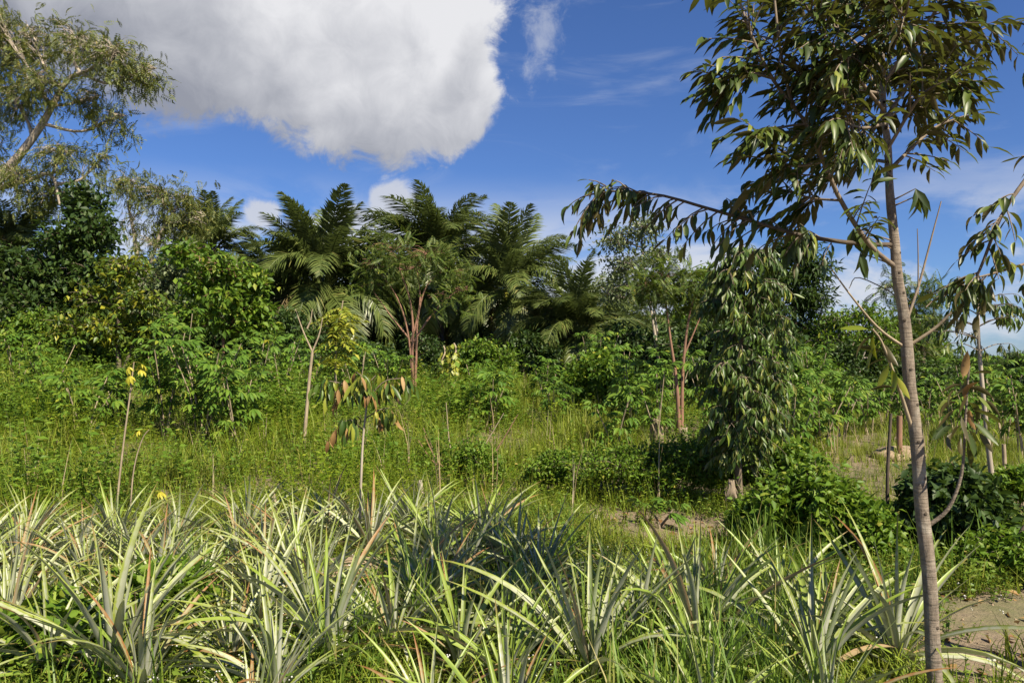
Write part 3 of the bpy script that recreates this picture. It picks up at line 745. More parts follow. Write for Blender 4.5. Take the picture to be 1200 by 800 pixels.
BR = [  # points (px, py, depth offset), r0, r1 in px, twigs, twig length m, leaves per twig
    ([(1046, 287, 0), (1000, 285, -.05), (940, 276, -.1), (880, 259, -.12), (825, 243, -.1), (775, 229, -.05), (725, 224, 0), (692, 228, .05)], 3.0, 1.0, 27, 0.22, 7, 'h'),
    ([(1051, 314, 0), (1030, 298, -.05), (1012, 278, -.1), (985, 235, -.2), (965, 190, -.25), (945, 145, -.3), (930, 125, -.3), (918, 80, -.3), (910, 25, -.3), (904, -40, -.3)], 3.2, 1.3, 10, 0.24, 7, 'l'),
    ([(930, 126, -.3), (905, 92, -.35), (882, 45, -.4), (866, 0, -.4), (855, -30, -.4)], 2.2, 0.9, 8, 0.22, 7, 'l'),
    ([(905, 92, -.35), (880, 86, -.4), (862, 90, -.42), (850, 94, -.42)], 1.5, 0.7, 6, 0.18, 7, 'l'),
    ([(945, 145, -.3), (915, 150, -.4), (895, 162, -.45), (884, 152, -.5)], 1.5, 0.7, 5, 0.18, 7, 'l'),
    ([(965, 190, -.25), (930, 195, -.35), (905, 188, -.4)], 1.5, 0.8, 5, 0.18, 6, 'l'),
    ([(985, 235, -.2), (950, 232, -.1), (915, 222, 0), (890, 228, 0.05)], 1.5, 0.7, 6, 0.2, 6, 'l'),
    ([(1042, 200, 0), (1070, 172, .05), (1095, 150, .1), (1118, 140, .1)], 2.6, 0.9, 5, 0.2, 6, 'r'),
    ([(1040, 175, 0), (1075, 118, -.1), (1098, 100, -.15), (1118, 96, -.2)], 2.2, 0.8, 6, 0.2, 7, 'r'),
    ([(1037, 140, 0), (1075, 85, .1), (1115, 50, .2), (1158, 32, .25)], 2.5, 0.8, 9, 0.2, 7, 'r'),
    ([(1035, 100, 0), (1070, 45, -.1), (1100, 10, -.15), (1120, -25, -.2)], 2.3, 0.8, 8, 0.22, 7, 'r'),
    ([(1036, 130, 0), (1000, 85, -.25), (965, 40, -.4), (940, 0, -.45)], 2.4, 0.9, 10, 0.24, 7, 'l'),
    ([(1038, 150, 0), (1005, 120, .3), (975, 85, .5), (955, 50, .6)], 2.4, 0.9, 9, 0.24, 7, 'l'),
    ([(1037, 145, 0), (1010, 150, -.35), (985, 140, -.6)], 2.2, 0.8, 8, 0.22, 7, 'l'),
    ([(1040, 190, 0), (1010, 185, .25), (975, 180, .4), (948, 190, .45)], 2.2, 0.8, 8, 0.22, 7, 'l'),
    ([(1034, 90, 0), (1045, 60, -.35), (1060, 20, -.6), (1068, -10, -.7)], 2.2, 0.8, 8, 0.22, 7, 'r'),
    ([(1033, 70, 0), (1005, 30, .2), (985, -10, .4), (975, -40, .5)], 2.2, 0.8, 9, 0.22, 7, 'l'),
    ([(1032, 40, 0), (1050, 0, .3), (1075, -35, .5)], 2.0, 0.8, 7, 0.22, 7, 'r'),
    ([(1032, 50, 0), (1010, 60, -.3), (990, 70, -.55)], 2.0, 0.8, 8, 0.2, 7, 'l'),
    ([(1030, 0, 0), (1000, -50, -.2), (980, -90, -.3)], 2.0, 0.8, 8, 0.22, 7, 'l'),
    ([(1029, -30, 0), (1060, -80, .1), (1085, -110, .2)], 2.0, 0.8, 8, 0.22, 7, 'r'),
    ([(1027, -100, 0), (1020, -140, .1), (1026, -200, .1)], 1.6, 0.6, 8, 0.22, 7, 'r'),
    ([(1036, 140, 0), (1060, 125, .3), (1075, 105, .45)], 2.0, 0.8, 6, 0.2, 7, 'r'),
    ([(1035, 110, 0), (1000, 105, -.2), (960, 100, -.25), (935, 85, -.3)], 2.0, 0.8, 9, 0.2, 7, 'l'),
    ([(1034, 80, 0), (990, 40, .1), (950, 15, .15), (925, -5, .2)], 2.0, 0.8, 9, 0.2, 7, 'l'),
    ([(1039, 170, 0), (1000, 165, -.1), (970, 150, -.1)], 2.0, 0.8, 8, 0.2, 7, 'l'),
    ([(1033, 60, 0), (1020, 20, -.3), (1005, -10, -.4)], 2.0, 0.8, 8, 0.2, 7, 'l'),
    ([(1034, 95, 0), (1060, 75, .1), (1085, 60, .1)], 2.0, 0.8, 7, 0.2, 7, 'r'),
    ([(1036, 120, 0), (1025, 100, .4), (1015, 75, .6)], 2.0, 0.8, 8, 0.2, 7, 'l'),
]
P_all, LP, LD, LH, LS = [], [], [], [], []
for pts, r0, r1, nt, tl, per, sd in BR:
    cc = branch_part(fg, base, [at(px, py, Y0 + d) for px, py, d in pts], r0 * Y0 / F, r1 * Y0 / F, 'twig_dark' if sd == 'h' else 'twig', n=18, sides=7)
    dp = 0.7 if sd == 'h' else 0.38
    tw, lp, ld, lh = leafy_twigs(cc, int(nt * (1.7 if sd == 'h' else 2.3)), tl * (0.8 if sd == 'h' else 0.98), per + (0 if sd == 'h' else 2), dp, 0.2, out=(-0.35, 0, 0) if sd == 'l' else (0.35, 0, 0) if sd == 'r' else (-0.2, 0, -0.1))
    if sd == 'l': ld = unit(ld + np.array([-0.35, 0, -0.12]))
    if sd == 'h': ld = unit(ld + np.array([-0.05, 0, -0.5]))
    P_all.append(tw); LP.append(lp); LD.append(ld); LH.append(lh); LS.append(rng.uniform(0.055, 0.11, len(lp)) if sd == 'h' else rng.uniform(0.065, 0.128, len(lp)))
# single leafy spurs near the trunk
for px, py in ((1073, 243), (1078, 250), (1018, 300), (1030, 215), (1000, 290), (1008, 318)):
    a0 = at(px, py - 22, Y0 - 0.05) - base; st_ = at(1046, py - 8, Y0) - base
    P_all.append(np.stack([st_, st_ * 0.6 + a0 * 0.4, st_ * 0.2 + a0 * 0.8, a0])[None])
    k = 3; LS.append(np.full(3, 0.13)); LP.append(np.repeat(a0[None], k, 0)); LD.append(unit(np.array([0.1, 0, -1.0]) + rng.normal(size=(k, 3)) * 0.3)); LH.append(np.array([0, -1.0, 0.4]) + rng.normal(size=(k, 3)) * 0.4)
TW = np.concatenate(P_all); V, Q = tubes(TW, np.linspace(0.0042, 0.0016, 4)[None] * np.ones((len(TW), 1)), 4)
tag(obj('twigs', mesh('twigs', V, Q, mat='twig'), fg), kind='stuff')
LP, LD, LH = map(np.concatenate, (LP, LD, LH))
qx, qy = topx(LP + base); inside = (qx > -20) & (qx < 1220) & (qy > -15) & (qy < 820)
key = (LP + base)[:, 1] + np.where(inside, 0, 100) - np.where(qx < 900, 2, 0) - np.where(qy > 200, 1, 0)
place_leaves(fg, DUR, LP, LD, LH, np.concatenate(LS), key=key, stuff_tp=dtp, stuff_mat='durian')
# leafless twigs and the low shoots
for pts, r0, r1, mt in (([(1062, 408, 0), (1030, 385, -.03), (1000, 350, -.06), (972, 312, -.1)], 2.0, 0.7, 'stick'), ([(1063, 375, 0), (1078, 330, .05), (1090, 285, .1), (1103, 236, .12)], 2.0, 0.7, 'twig'),
                        ([(1070, 402, 0), (1095, 385, -.04), (1115, 366, -.08)], 2.2, 1.4, 'stick'), ([(1076, 345, .04), (1076, 300, .04), (1075, 268, .05)], 1.0, 0.5, 'twig'), ([(1052, 350, 0), (1040, 340, .05), (1005, 325, .1), (995, 338, .1)], 0.9, 0.5, 'twig'),
                        ([(1070, 506, 0), (1056, 462, -.04), (1043, 425, -.06), (1032, 398, -.08), (1022, 385, -.1)], 2.6, 0.9, 'stick'), ([(1085, 360, .08), (1098, 348, .1), (1108, 345, .1)], 0.7, 0.4, 'twig')):
    branch_part(fg, base, [at(px, py, Y0 + d) for px, py, d in pts], r0 * Y0 / F, r1 * Y0 / F, mt, 'twig', 12, 5)
cs = branch_part(fg, base, [at(px, py, Y0 + d) for px, py, d in ((1090, 614, 0), (1108, 600, -.03), (1120, 578, -.05), (1128, 548, -.06), (1131, 500, -.06), (1134, 450, -.05), (1136, 428, -.05))], 2.5 * Y0 / F, 1.0 * Y0 / F, 'bark_fg', 'low_shoot', 16, 7)


def own_leaves(lst, protos, size, nm='leaf'):
    for px, py, dx, dz, s_, *dd in lst:
        p_ = at(px, py, Y0 - 0.08 + (dd[0] if dd else 0)) - base
        obj(nm, protos[int(rng.integers(len(protos)))], fg, mtx=frame(p_, np.array([dx, rng.normal() * 0.3, dz]), np.array([rng.normal() * 0.4, 0.25 + rng.normal() * 0.5, 0.9]), size * s_))


own_leaves([(1120, 478, -.7, -.7, 1), (1124, 470, -.9, -.3, 1), (1128, 495, -.5, -.9, 1.1), (1131, 500, .2, -1, 1.1), (1133, 470, .8, -.5, 1), (1132, 455, .9, -.1, 1), (1135, 440, .7, .2, .9), (1126, 510, -.3, -1, 1), (1138, 492, .6, -.8, 1.1),
            (1118, 495, -.8, -.6, .9), (1134, 515, .3, -1, 1), (1140, 480, .95, -.3, 1), (1128, 450, -.6, -.2, .8), (1148, 470, .9, -.3, .9, .1), (1110, 490, -.6, -.8, .9, .1), (1150, 488, .7, -.6, .9, .1), (1122, 462, -.9, -.5, .9, .05), (1144, 462, .6, -.7, .8, .05), (1116, 505, -.5, -.9, .9), (1146, 505, .4, -.9, .8), (1126, 485, .1, -1, 1, -.06), (1136, 460, -.3, -.9, .9, -.06), (1130, 440, .2, -.9, .8), (1120, 455, -.7, -.6, .8)], DUR, 0.13)
own_leaves([(1140, 512, .5, -.9, 1), (1138, 505, .7, -.7, .9), (1158, 500, .9, -.5, .8)], LIME, 0.10)
own_leaves([(1128, 445, .1, .3, 1), (1130, 470, .1, .9, .9), (1136, 478, .3, -.9, .8)], DURB, 0.13)
own_leaves([(1040, 420, -.8, -.2, 1), (1036, 412, -.9, .1, .9), (1045, 430, .3, -1, 1), (1050, 440, .5, -.9, .9), (1042, 425, -.3, -1, 1), (1030, 400, -.6, -.8, 1.1), (1026, 392, -.9, -.5, 1.1), (1024, 388, -.2, -1, 1), (1034, 400, .5, -.9, 1), (1050, 455, -.9, .1, .9), (1020, 386, -.8, .1, 1)], LIME[:3] + DUR, 0.125)

# ------------------------------------------------------------------ the durian outside the frame whose limb reaches in
Y1 = 3.9
b1 = ground(1345, Y1)
d2 = thing('durian_tree', 'durian tree whose limb hangs into view with drooping bronze-backed leaves', 'tree', b1)
V, Q = tubes(curve([b1 - UP * 0.05, at(1335, 500, Y1), at(1325, 200, Y1), at(1320, -60, Y1), at(1318, -200, Y1)], 20) - b1, np.linspace(0.045, 0.010, 20), 9)
obj('trunk', mesh('trunk', V, Q, mat='bark_fg'), d2)
P_all, LP, LD, LH = [], [], [], []
for pts, r0, r1, nt, tl, per in (([(1326, 220, 0), (1270, 175, -.1), (1230, 180, -.15), (1198, 216, -.2), (1172, 256, -.2), (1150, 312, -.2), (1140, 332, -.2)], 3.4, 1.2, 15, 0.17, 6),
                                 ([(1325, 300, 0), (1260, 290, -.1), (1205, 308, -.12), (1165, 320, -.14), (1145, 325, -.15)], 2.6, 1.0, 9, 0.16, 6),
                                 ([(1322, 100, 0), (1290, 60, 0), (1250, 40, 0)], 2.4, 0.9, 7, 0.2, 7), ([(1320, 0, 0), (1290, -40, 0), (1270, -90, 0)], 2.2, 0.9, 7, 0.2, 7),
                                 ([(1320, 20, 0), (1360, -20, .1), (1390, -50, .1)], 2.2, 0.9, 7, 0.2, 7)):
    cc = branch_part(d2, b1, [at(px, py, Y1 + d) for px, py, d in pts], r0 * Y1 / F, r1 * Y1 / F, 'twig', n=16)
    tw, lp, ld, lh = leafy_twigs(cc, nt, tl, per, 0.7, 0.3, out=(-0.2, 0, -0.1)); P_all.append(tw); LP.append(lp); LD.append(ld); LH.append(lh)
for k in range(12):
    p_ = at(1138 + rng.normal() * 8, 332 + rng.normal() * 4, Y1 - 0.2) - b1
    LP.append(p_[None]); LD.append(unit(np.array([[rng.normal() * 0.25, rng.normal() * 0.2, -1.0]]))); LH.append(np.array([[rng.normal() * 0.4, -1, 0.3]]))
TW = np.concatenate(P_all); V, Q = tubes(TW, np.linspace(0.004, 0.0016, 4)[None] * np.ones((len(TW), 1)), 4)
tag(obj('twigs', mesh('twigs', V, Q, mat='twig'), d2), kind='stuff')
LP, LD, LH = map(np.concatenate, (LP, LD, LH))
qx, qy = topx(LP + b1)
place_leaves(d2, DUR, LP, LD, LH, rng.uniform(0.065, 0.12, len(LP)), key=np.where(qx < 1210, 0, 1), limit=int((qx < 1210).sum()), stuff_tp=dtp, stuff_mat='durian')

# ------------------------------------------------------------------ generic crowned tree
def lobe_tree(name, label, base, trunks, lobes, mat, tp, leaf, n_tw, per, bark='bark', droop=0.25, tw_len=None, limb_r=0.03, shell=0.5, group=None, loose=0.0, twig_mat=None, tw_r=0.010, hang=0.0, hint_noise=0.5, cat='tree', crown='crown'):
    """trunks: list of (points, r0, r1); lobes: (centre, radii, weight). World coordinates."""
    base = np.asarray(base, float); t_ = thing(name, label, cat, base, group)
    axes = []
    for q, (pts, r0, r1) in enumerate(trunks):
        axes.append(branch_part(t_, base, pts, r0, r1, bark, 'trunk', 16, 8))
    allp = np.concatenate(axes)
    P_all, lp, ld, lh = [], [], [], []
    for (cen, rad, wt) in lobes:
        cen = np.asarray(cen, float) - base; rad = np.asarray(rad, float)
        below = allp[allp[:, 2] < cen[2] - 0.1 * rad[2]]
        if not len(below): below = allp[:4]
        st_ = below[np.argmin(np.linalg.norm((below - cen) * np.array([1, 1, 0.7]), axis=1))]
        mid = st_ * 0.5 + cen * 0.5 + np.array([0, 0, -0.12 * np.linalg.norm(cen - st_)]) + rng.normal(size=3) * 0.06 * np.linalg.norm(cen - st_)
        limb = curve([st_, mid, cen, cen + (cen - mid) * 0.5 * rad / (rad.max() + 1e-6)], 12)
        V, Q = tubes(limb, np.linspace(limb_r, limb_r * 0.3, 12), 5); obj('branch', mesh('branch', V, Q, mat=bark), t_)
        m_ = max(3, int(n_tw * wt)); e = rand_dir(m_) * (rng.uniform(size=(m_, 1)) ** (1 / 3.0) * (1 - shell) + shell) ** 1.0
        e = cen + e * rad * (rng.uniform(0.75, 1.12, (m_, 1)) + loose * rng.normal(size=(m_, 1))); s0 = limb[rng.integers(4, 12, m_)]
        s0 = s0 + (e - s0) * 0.15
        if tw_len:
            dd = e - s0; ln = np.linalg.norm(dd, axis=1, keepdims=True); s1 = e - dd / ln * np.minimum(ln, tw_len)
        else: s1 = s0
        u = np.linspace(0, 1, 4)[None, :, None]
        sag = np.linalg.norm(e - s0, axis=1)[:, None, None]
        Pt = s0[:, None] + (e - s0)[:, None] * u + UP * (0.12 * sag * np.sin(u * math.pi)) - UP * hang * u ** 2 * sag
        P_all.append(Pt)
        tq = rng.uniform(0.35, 1.06, (m_, per)); tip = e - UP * hang * np.linalg.norm(e - s0, axis=1, keepdims=True)
        st2 = s1 - UP * hang * 0.2
        pos = st2[:, None] + (tip - st2)[:, None] * tq[..., None] + rng.normal(size=(m_, per, 3)) * leaf * (0.55 + 2.2 * loose)
        di = unit(tip - st2)[:, None] * 0.35 + rand_dir(m_ * per).reshape(m_, per, 3) * 0.9 - UP * droop
        lp.append(pos.reshape(-1, 3)); ld.append(unit(di).reshape(-1, 3)); lh.append(UP + rng.normal(size=(m_ * per, 3)) * hint_noise)
    if twig_mat is not False:
        TW = np.concatenate(P_all); V, Q = tubes(TW, tw_r * np.array([1, 0.75, 0.5, 0.25])[None] * np.ones((len(TW), 1)), 3)
        tag(obj('twigs', mesh('twigs', V, Q, mat=twig_mat or bark), t_), kind='stuff')
    lp, ld, lh = map(np.concatenate, (lp, ld, lh))
    sc_ = leaf * rng.uniform(0.6, 1.3, len(lp))
    tag(obj(crown, mesh(crown, *stamp(tp, lp, ld, lh, sc_), mat=mat), t_), kind='stuff')
    return t_


def lobe(px, py, rx, ry, Y, dY=0.0, wt=1.0, dr=1.0):
    k = Y / F
    return at(px, py, Y + dY), (rx * k, rx * k * dr, ry * k), wt


def tip(pts, Y): return [at(px, py, Y + (d[0] if d else 0)) for px, py, *d in pts]


dia = diamond(0.42, 0.15); dia_n = diamond(0.26, 0.15); dia_w = diamond(0.55, 0.2)


def pinnate(n=9, L=1.0, ll=0.34, wd=0.3, droop=0.35, stalk=True):
    a = Acc(); s = np.linspace(0.12, 1, n); z = -droop * s ** 2 * L * 0.5; y = s * L * (1 - 0.12 * droop * s)
    c = np.stack([np.zeros(n), y, z], -1)
    if stalk: a.add(*tubes(np.concatenate([[[0, 0, 0]], c]), np.linspace(0.012, 0.004, n + 1) * L, 3))
    for sg in (-1, 1):
        prof = ll * L * np.sin(np.clip(s * 0.85 + 0.12, 0, 1) * math.pi) ** 0.6
        a.add(*stamp(diamond(wd, 0.18, 0.05), c, np.stack([np.full(n, sg * 0.9), np.full(n, 0.45), np.full(n, -0.22)], -1), np.tile(UP, (n, 1)) + rng.normal(size=(n, 3)) * 0.12, prof))
    a.add(*stamp(diamond(wd, 0.18, 0.05), c[-1:], np.array([[0, 1, -0.4]]), UP[None], np.array([ll * L])))
    return a.out()


SPR = pinnate(7, 1.0, 0.34, 0.34, 1.1, False); PIN = pinnate(); PINF = pinnate(12, 1.0, 0.22, 0.30, 0.3)

# --- tall loose tree at the far left
Yt = 38
bs = ground(-60, Yt)
lobe_tree('rain_tree', 'tall loose olive-leaved tree with leaning pale trunk rising above the dark thicket', bs,
          [(tip([(-60, 410), (-50, 300), (-10, 220), (18, 188), (50, 145), (78, 95), (105, 82, -.5)], Yt), 0.34, 0.08), (tip([(-20, 225), (30, 212), (60, 205), (70, 240)], Yt), 0.16, 0.05)],
          [lobe(90, 48, 42, 24, Yt), lobe(40, 45, 30, 24, Yt, 1), lobe(130, 62, 36, 28, Yt, -1), lobe(165, 85, 26, 20, Yt), lobe(105, 115, 24, 20, Yt, 1, .7), lobe(130, 140, 22, 14, Yt, 0, .5), lobe(45, 95, 30, 26, Yt, -1), lobe(15, 115, 28, 30, Yt),
           lobe(5, 60, 22, 34, Yt, 2), lobe(70, 180, 34, 20, Yt, 0, .8), lobe(20, 205, 30, 28, Yt), lobe(-20, 150, 40, 50, Yt, 2), lobe(60, 225, 30, 24, Yt, 1, .8), lobe(-5, 20, 20, 20, Yt), lobe(115, 190, 16, 14, Yt, 0, .4)],
          'olive', SPR, 0.52, 88, 3, 'bark_pale', 0.5, None, 0.09, 0.05, tw_r=0.022, hang=0.2, loose=0.16)
# --- olive tree spreading behind the thicket
bs = ground(170, 34)
lobe_tree('olive_tree', 'low olive-crowned tree with thin bare twigs spreading behind the green bushes', bs,
          [(tip([(170, 420), (165, 340), (158, 280), (150, 240)], 34), 0.16, 0.05), (tip([(165, 340), (190, 270), (215, 232)], 34), 0.10, 0.04)],
          [lobe(150, 214, 24, 16, 34), lobe(182, 224, 26, 14, 34), lobe(215, 235, 24, 16, 34), lobe(205, 262, 24, 16, 34, .5), lobe(155, 255, 20, 18, 34, 0, .4), lobe(230, 255, 16, 14, 34, 0, .6), lobe(180, 285, 24, 14, 34, 0, .6)],
          'olive', SPR, 0.44, 58, 3, 'bark_pale', 0.5, None, 0.05, 0.1, tw_r=0.02, hang=0.1, loose=0.16)
# --- dark glossy tree, left
bs = ground(85, 25)
lobe_tree('dark_tree', 'dense dark green glossy-leaved tree under the tall olive tree', bs,
          [(tip([(85, 440), (88, 380), (92, 320), (98, 250)], 25), 0.16, 0.04)],
          [lobe(98, 240, 30, 30, 25), lobe(112, 275, 30, 28, 25, -.5), lobe(75, 285, 34, 30, 25, -.5), lobe(110, 320, 34, 28, 25, -.8), lobe(60, 330, 34, 30, 25, -.6), lobe(80, 370, 44, 30, 25, -.5), lobe(30, 320, 30, 30, 25), lobe(125, 350, 30, 26, 25, 0)],
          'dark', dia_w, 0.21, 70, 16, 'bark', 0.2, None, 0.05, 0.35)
bs = ground(10, 24)
lobe_tree('dark_tree', 'dark broad shrub-like tree at the weedy slope beside the glossy tree', bs,
          [(tip([(10, 440), (8, 380), (5, 320)], 24), 0.14, 0.04)],
          [lobe(8, 310, 36, 30, 24), lobe(35, 360, 34, 30, 24, -.5), lobe(-10, 360, 34, 34, 24, -.5), lobe(20, 395, 40, 22, 24, -.7), lobe(-30, 300, 36, 36, 24), lobe(62, 395, 30, 20, 24, -.3, .7)],
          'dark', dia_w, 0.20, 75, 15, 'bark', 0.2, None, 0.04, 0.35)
# --- lime-tipped bush tree
bs = ground(140, 20.5)
lobe_tree('lime_tree', 'bushy tree with yellow-green shoots in front of the dark glossy tree', bs,
          [(tip([(140, 440), (138, 400), (140, 350)], 20.5), 0.07, 0.03), (tip([(142, 440), (160, 390), (165, 345)], 20.5), 0.05, 0.02)],
          [lobe(145, 312, 34, 22, 20.5), lobe(110, 348, 36, 24, 20.5), lobe(165, 350, 34, 26, 20.5, -.3), lobe(85, 385, 36, 20, 20.5), lobe(130, 385, 40, 22, 20.5, -.3), lobe(175, 390, 26, 20, 20.5)],
          'lime', dia_w, 0.18, 40, 12, 'bark', 0.3, None, 0.025, 0.45)
bs = ground(200, 23)
lobe_tree('green_tree', 'mid green thicket tree with grey-tinged leaves between the lime bush and fresh green tree', bs,
          [(tip([(200, 440), (198, 390), (195, 340)], 23), 0.09, 0.03)],
          [lobe(190, 330, 36, 26, 23), lobe(215, 305, 36, 24, 23), lobe(205, 370, 36, 26, 23), lobe(175, 365, 30, 30, 23)],
          'pale', dia_w, 0.15, 65, 14, 'bark', 0.3, None, 0.03, 0.4)
# --- fresh green layered tree
bs = ground(262, 18.5)
lobe_tree('fresh_green_tree', 'fresh green leafy tree in layers on a thin reddish stem above cassava', bs,
          [(tip([(258, 470), (261, 420), (260, 375), (240, 330), (233, 300)], 18.5), 0.045, 0.02), (tip([(261, 400), (275, 370), (290, 335)], 18.5), 0.03, 0.012)],
          [lobe(215, 295, 32, 12, 18.5), lobe(262, 312, 34, 14, 18.5, -.3), lobe(240, 335, 34, 16, 18.5), lobe(295, 330, 26, 18, 18.5), lobe(265, 350, 36, 16, 18.5, -.4), lobe(300, 362, 26, 16, 18.5), lobe(225, 368, 28, 16, 18.5), lobe(270, 380, 40, 14, 18.5, -.2), lobe(310, 385, 20, 16, 18.5)],
          'green', dia_w, 0.17, 36, 12, 'bark_red', 0.35, None, 0.018, 0.3)

# ------------------------------------------------------------------ oil palms
def frond_mesh(L, arch, seed, n=78, mat='palm'):
    r = np.random.default_rng(seed); a = Acc()
    s = np.linspace(0, 1, 16); ang = -arch * s ** 1.6
    y = np.concatenate([[0], np.cumsum(np.cos(ang[1:]) / 15)]) * L; z = np.concatenate([[0], np.cumsum(np.sin(ang[1:]) / 15)]) * L
    c = np.stack([0.04 * L * np.sin(s * 2 + seed), y, z], -1)
    a.add(*tubes(c, np.linspace(0.05, 0.012, 16), 4))
    tt = np.linspace(0.16, 1.0, n)
    for sg in (-1, 1):
        q = np.clip(tt + r.uniform(-0.006, 0.006, n), 0, 1); ci = np.stack([np.interp(q, s, c[:, k]) for k in range(3)], -1)
        i0 = np.clip((q * 15).astype(int), 0, 14); ax = unit(c[i0 + 1] - c[i0])
        nrm = unit(np.cross(np.array([1.0, 0, 0]), ax)); 
        ln = 0.96 * np.sin(np.clip(q * 0.80 + 0.2, 0, 1) * math.pi) ** 0.55 * r.uniform(0.85, 1.1, n) * L / 4.4
        lift = r.uniform(-0.35, 0.45, (n, 1))
        d0 = unit(np.array([sg, 0, 0]) * 0.85 + ax * 0.55 + nrm * lift); w_ = 0.036
        droop = (0.45 + 0.75 * r.uniform(size=(n, 1)))
        p0 = ci; p1 = ci + d0 * ln[:, None] * 0.5 - UP * (0.10 * droop * ln[:, None]); p2 = ci + d0 * ln[:, None] * 0.92 - UP * (droop * 0.62 * ln[:, None])
        wv = unit(np.cross(d0, nrm + 1e-3)) * w_
        V = np.stack([p0 - wv * .5, p0 + wv * .5, p1 + wv, p1 - wv, p2], 1).reshape(-1, 3); o_ = (np.arange(n) * 5)[:, None]
        a.add(V, np.array([[0, 1, 2, 3]]) + o_, np.array([[3, 2, 4]]) + o_)
    return a.mesh('frond', mat)


FR = [frond_mesh(4.3, ar, k) for k, ar in enumerate((0.7, 1.0, 1.3, 1.6, 1.9, 2.3))] + [frond_mesh(4.0, ar, 20 + k, 40, 'straw_frond') for k, ar in enumerate((2.2, 2.6))]
pv, pq = [], []


def oil_palm(px, py, Y, size, label, nf=34, tr_r=0.28, seed=0, low=-34):
    nf = int(nf * 1.55)          # (px, py) is the crown's heart
    r = np.random.default_rng(seed + 50); b0 = ground(px, Y); hz = at(px, py, Y)[2] - b0[2]
    t_ = thing('oil_palm', label, 'palm', b0)
    k = 26; zz = np.linspace(-0.1, hz, k); rad = tr_r * (1 + 0.16 * (np.arange(k) % 2)) * np.interp(zz, [0, 0.6, hz], [1.3, 1.0, 1.15])
    V, Q = tubes(np.stack([np.zeros(k), np.zeros(k), zz], -1), rad, 10); obj('trunk', mesh('trunk', V, Q, mat='palm_trunk', smooth=False), t_)
    az = r.uniform(0, 6.28)
    for q in range(nf):
        f = q / (nf - 1); az += 2.39996 + r.normal() * 0.12
        el = math.radians(np.interp(f, [0, 0.25, 0.6, 1], [86, 66, 34, low]) + r.normal() * 6); p_ = int(np.clip(round(np.interp(f, [0, 0.3, 0.7, 1], [0.5, 2.4, 3.8, 4.8]) + r.normal() * 0.7), 0, 5))
        d = np.array([math.cos(az) * math.cos(el), math.sin(az) * math.cos(el), math.sin(el)]); h = np.array([-math.cos(az) * math.sin(el), -math.sin(az) * math.sin(el), math.cos(el)]) + r.normal(size=3) * 0.2
        if r.uniform() < 0.05 + 0.25 * (f > 0.9): p_ = 6 + p_ % 2
        obj('frond', FR[p_], t_, mtx=frame(np.array([math.cos(az) * tr_r * .7, math.sin(az) * tr_r * .7, hz - 0.25 * f]), d, h, size * r.uniform(0.85, 1.1)))
    return t_


oil_palm(378, 335, 34, 1.08, 'broad oil palm with drooping grey-green fronds, widest of the palms', 40, .32, 1)
oil_palm(512, 304, 37, 0.94, 'tallest oil palm rising above the red-stemmed feathery tree', 34, .3, 2)
pc = oil_palm(598, 334, 33, 0.82, 'oil palm with a vine-wrapped trunk and upright crown', 30, .24, 3)
oil_palm(676, 388, 30, 0.72, 'short oil palm with fronds springing near the ground', 30, .28, 4, low=0)
oil_palm(556, 365, 43, 0.8, 'shaded oil palm between the tallest palm and the vine-wrapped palm', 30, .3, 5)
oil_palm(245, 292, 42, 0.75, 'oil palm whose crown shows above the fresh green tree', 28, .3, 6)
oil_palm(440, 360, 44, 0.85, 'shaded oil palm behind the broad palm and the feathery tree', 30, .3, 7)
oil_palm(318, 345, 44, 0.95, 'oil palm mostly hidden behind the broad palm and green tree', 28, .3, 8)
oil_palm(720, 400, 40, 0.9, 'dark oil palm behind the pale-trunked tree', 28, .3, 9)
oil_palm(640, 405, 44, 0.8, 'shaded oil palm behind the short palm', 28, .3, 10)
oil_palm(8, 300, 42, 0.95, 'oil palm behind the dark broad tree, fronds among olive twigs', 28, .3, 11)


# vines on the palm trunk
def vine_column(name, label, px, Y, y_top, y_bot, wd, mat='lime', leaf=0.22, nl=170, pole='bark'):
    b0 = ground(px, Y); t_ = thing(name, label, 'vine', b0)
    tz = at(px, y_top, Y)[2] - b0[2]; bz = max(at(px, y_bot, Y)[2] - b0[2], 0.0)
    s = np.linspace(0, 1, 24)
    V, Q = tubes(np.stack([wd * 0.55 * np.cos(s * 14), wd * 0.55 * np.sin(s * 14), s * tz], -1), np.full(24, 0.022), 5); obj('stem', mesh('stem', V, Q, mat=pole), t_)
    k = rng.uniform(size=nl); an = rng.uniform(0, 6.28, nl); rr_ = wd * rng.uniform(0.6, 1.1, nl)
    pos = np.stack([np.cos(an) * rr_, np.sin(an) * rr_, bz + k * (tz - bz)], -1)
    d = np.stack([np.cos(an) * .5, np.sin(an) * .5, np.full(nl, -0.8)], -1) + rng.normal(size=(nl, 3)) * .25; h = np.stack([np.cos(an), np.sin(an), np.full(nl, .5)], -1)
    tag(obj('leaves', mesh('leaves', *stamp(diamond(0.75, .1), pos, d, h, leaf * rng.uniform(.6, 1.2, nl)), mat=mat), t_), kind='stuff')


vine_column('climbing_vine', 'yellow-green vine climbing the trunk of an oil palm', 598, 32.9, 338, 450, 0.31, 'lime_bright', .34, 210)
vine_column('climbing_vine', 'yellow-green vine hanging on a thin pole beside the red-stemmed tree', 531, 19.5, 402, 448, 0.14, 'lime_bright', .14, 100, 'stick')
vine_column('climbing_vine', 'narrow pale vine on a thin stake beside the feathery tree', 519, 20, 405, 448, 0.10, 'lime_bright', .12, 60, 'stick')

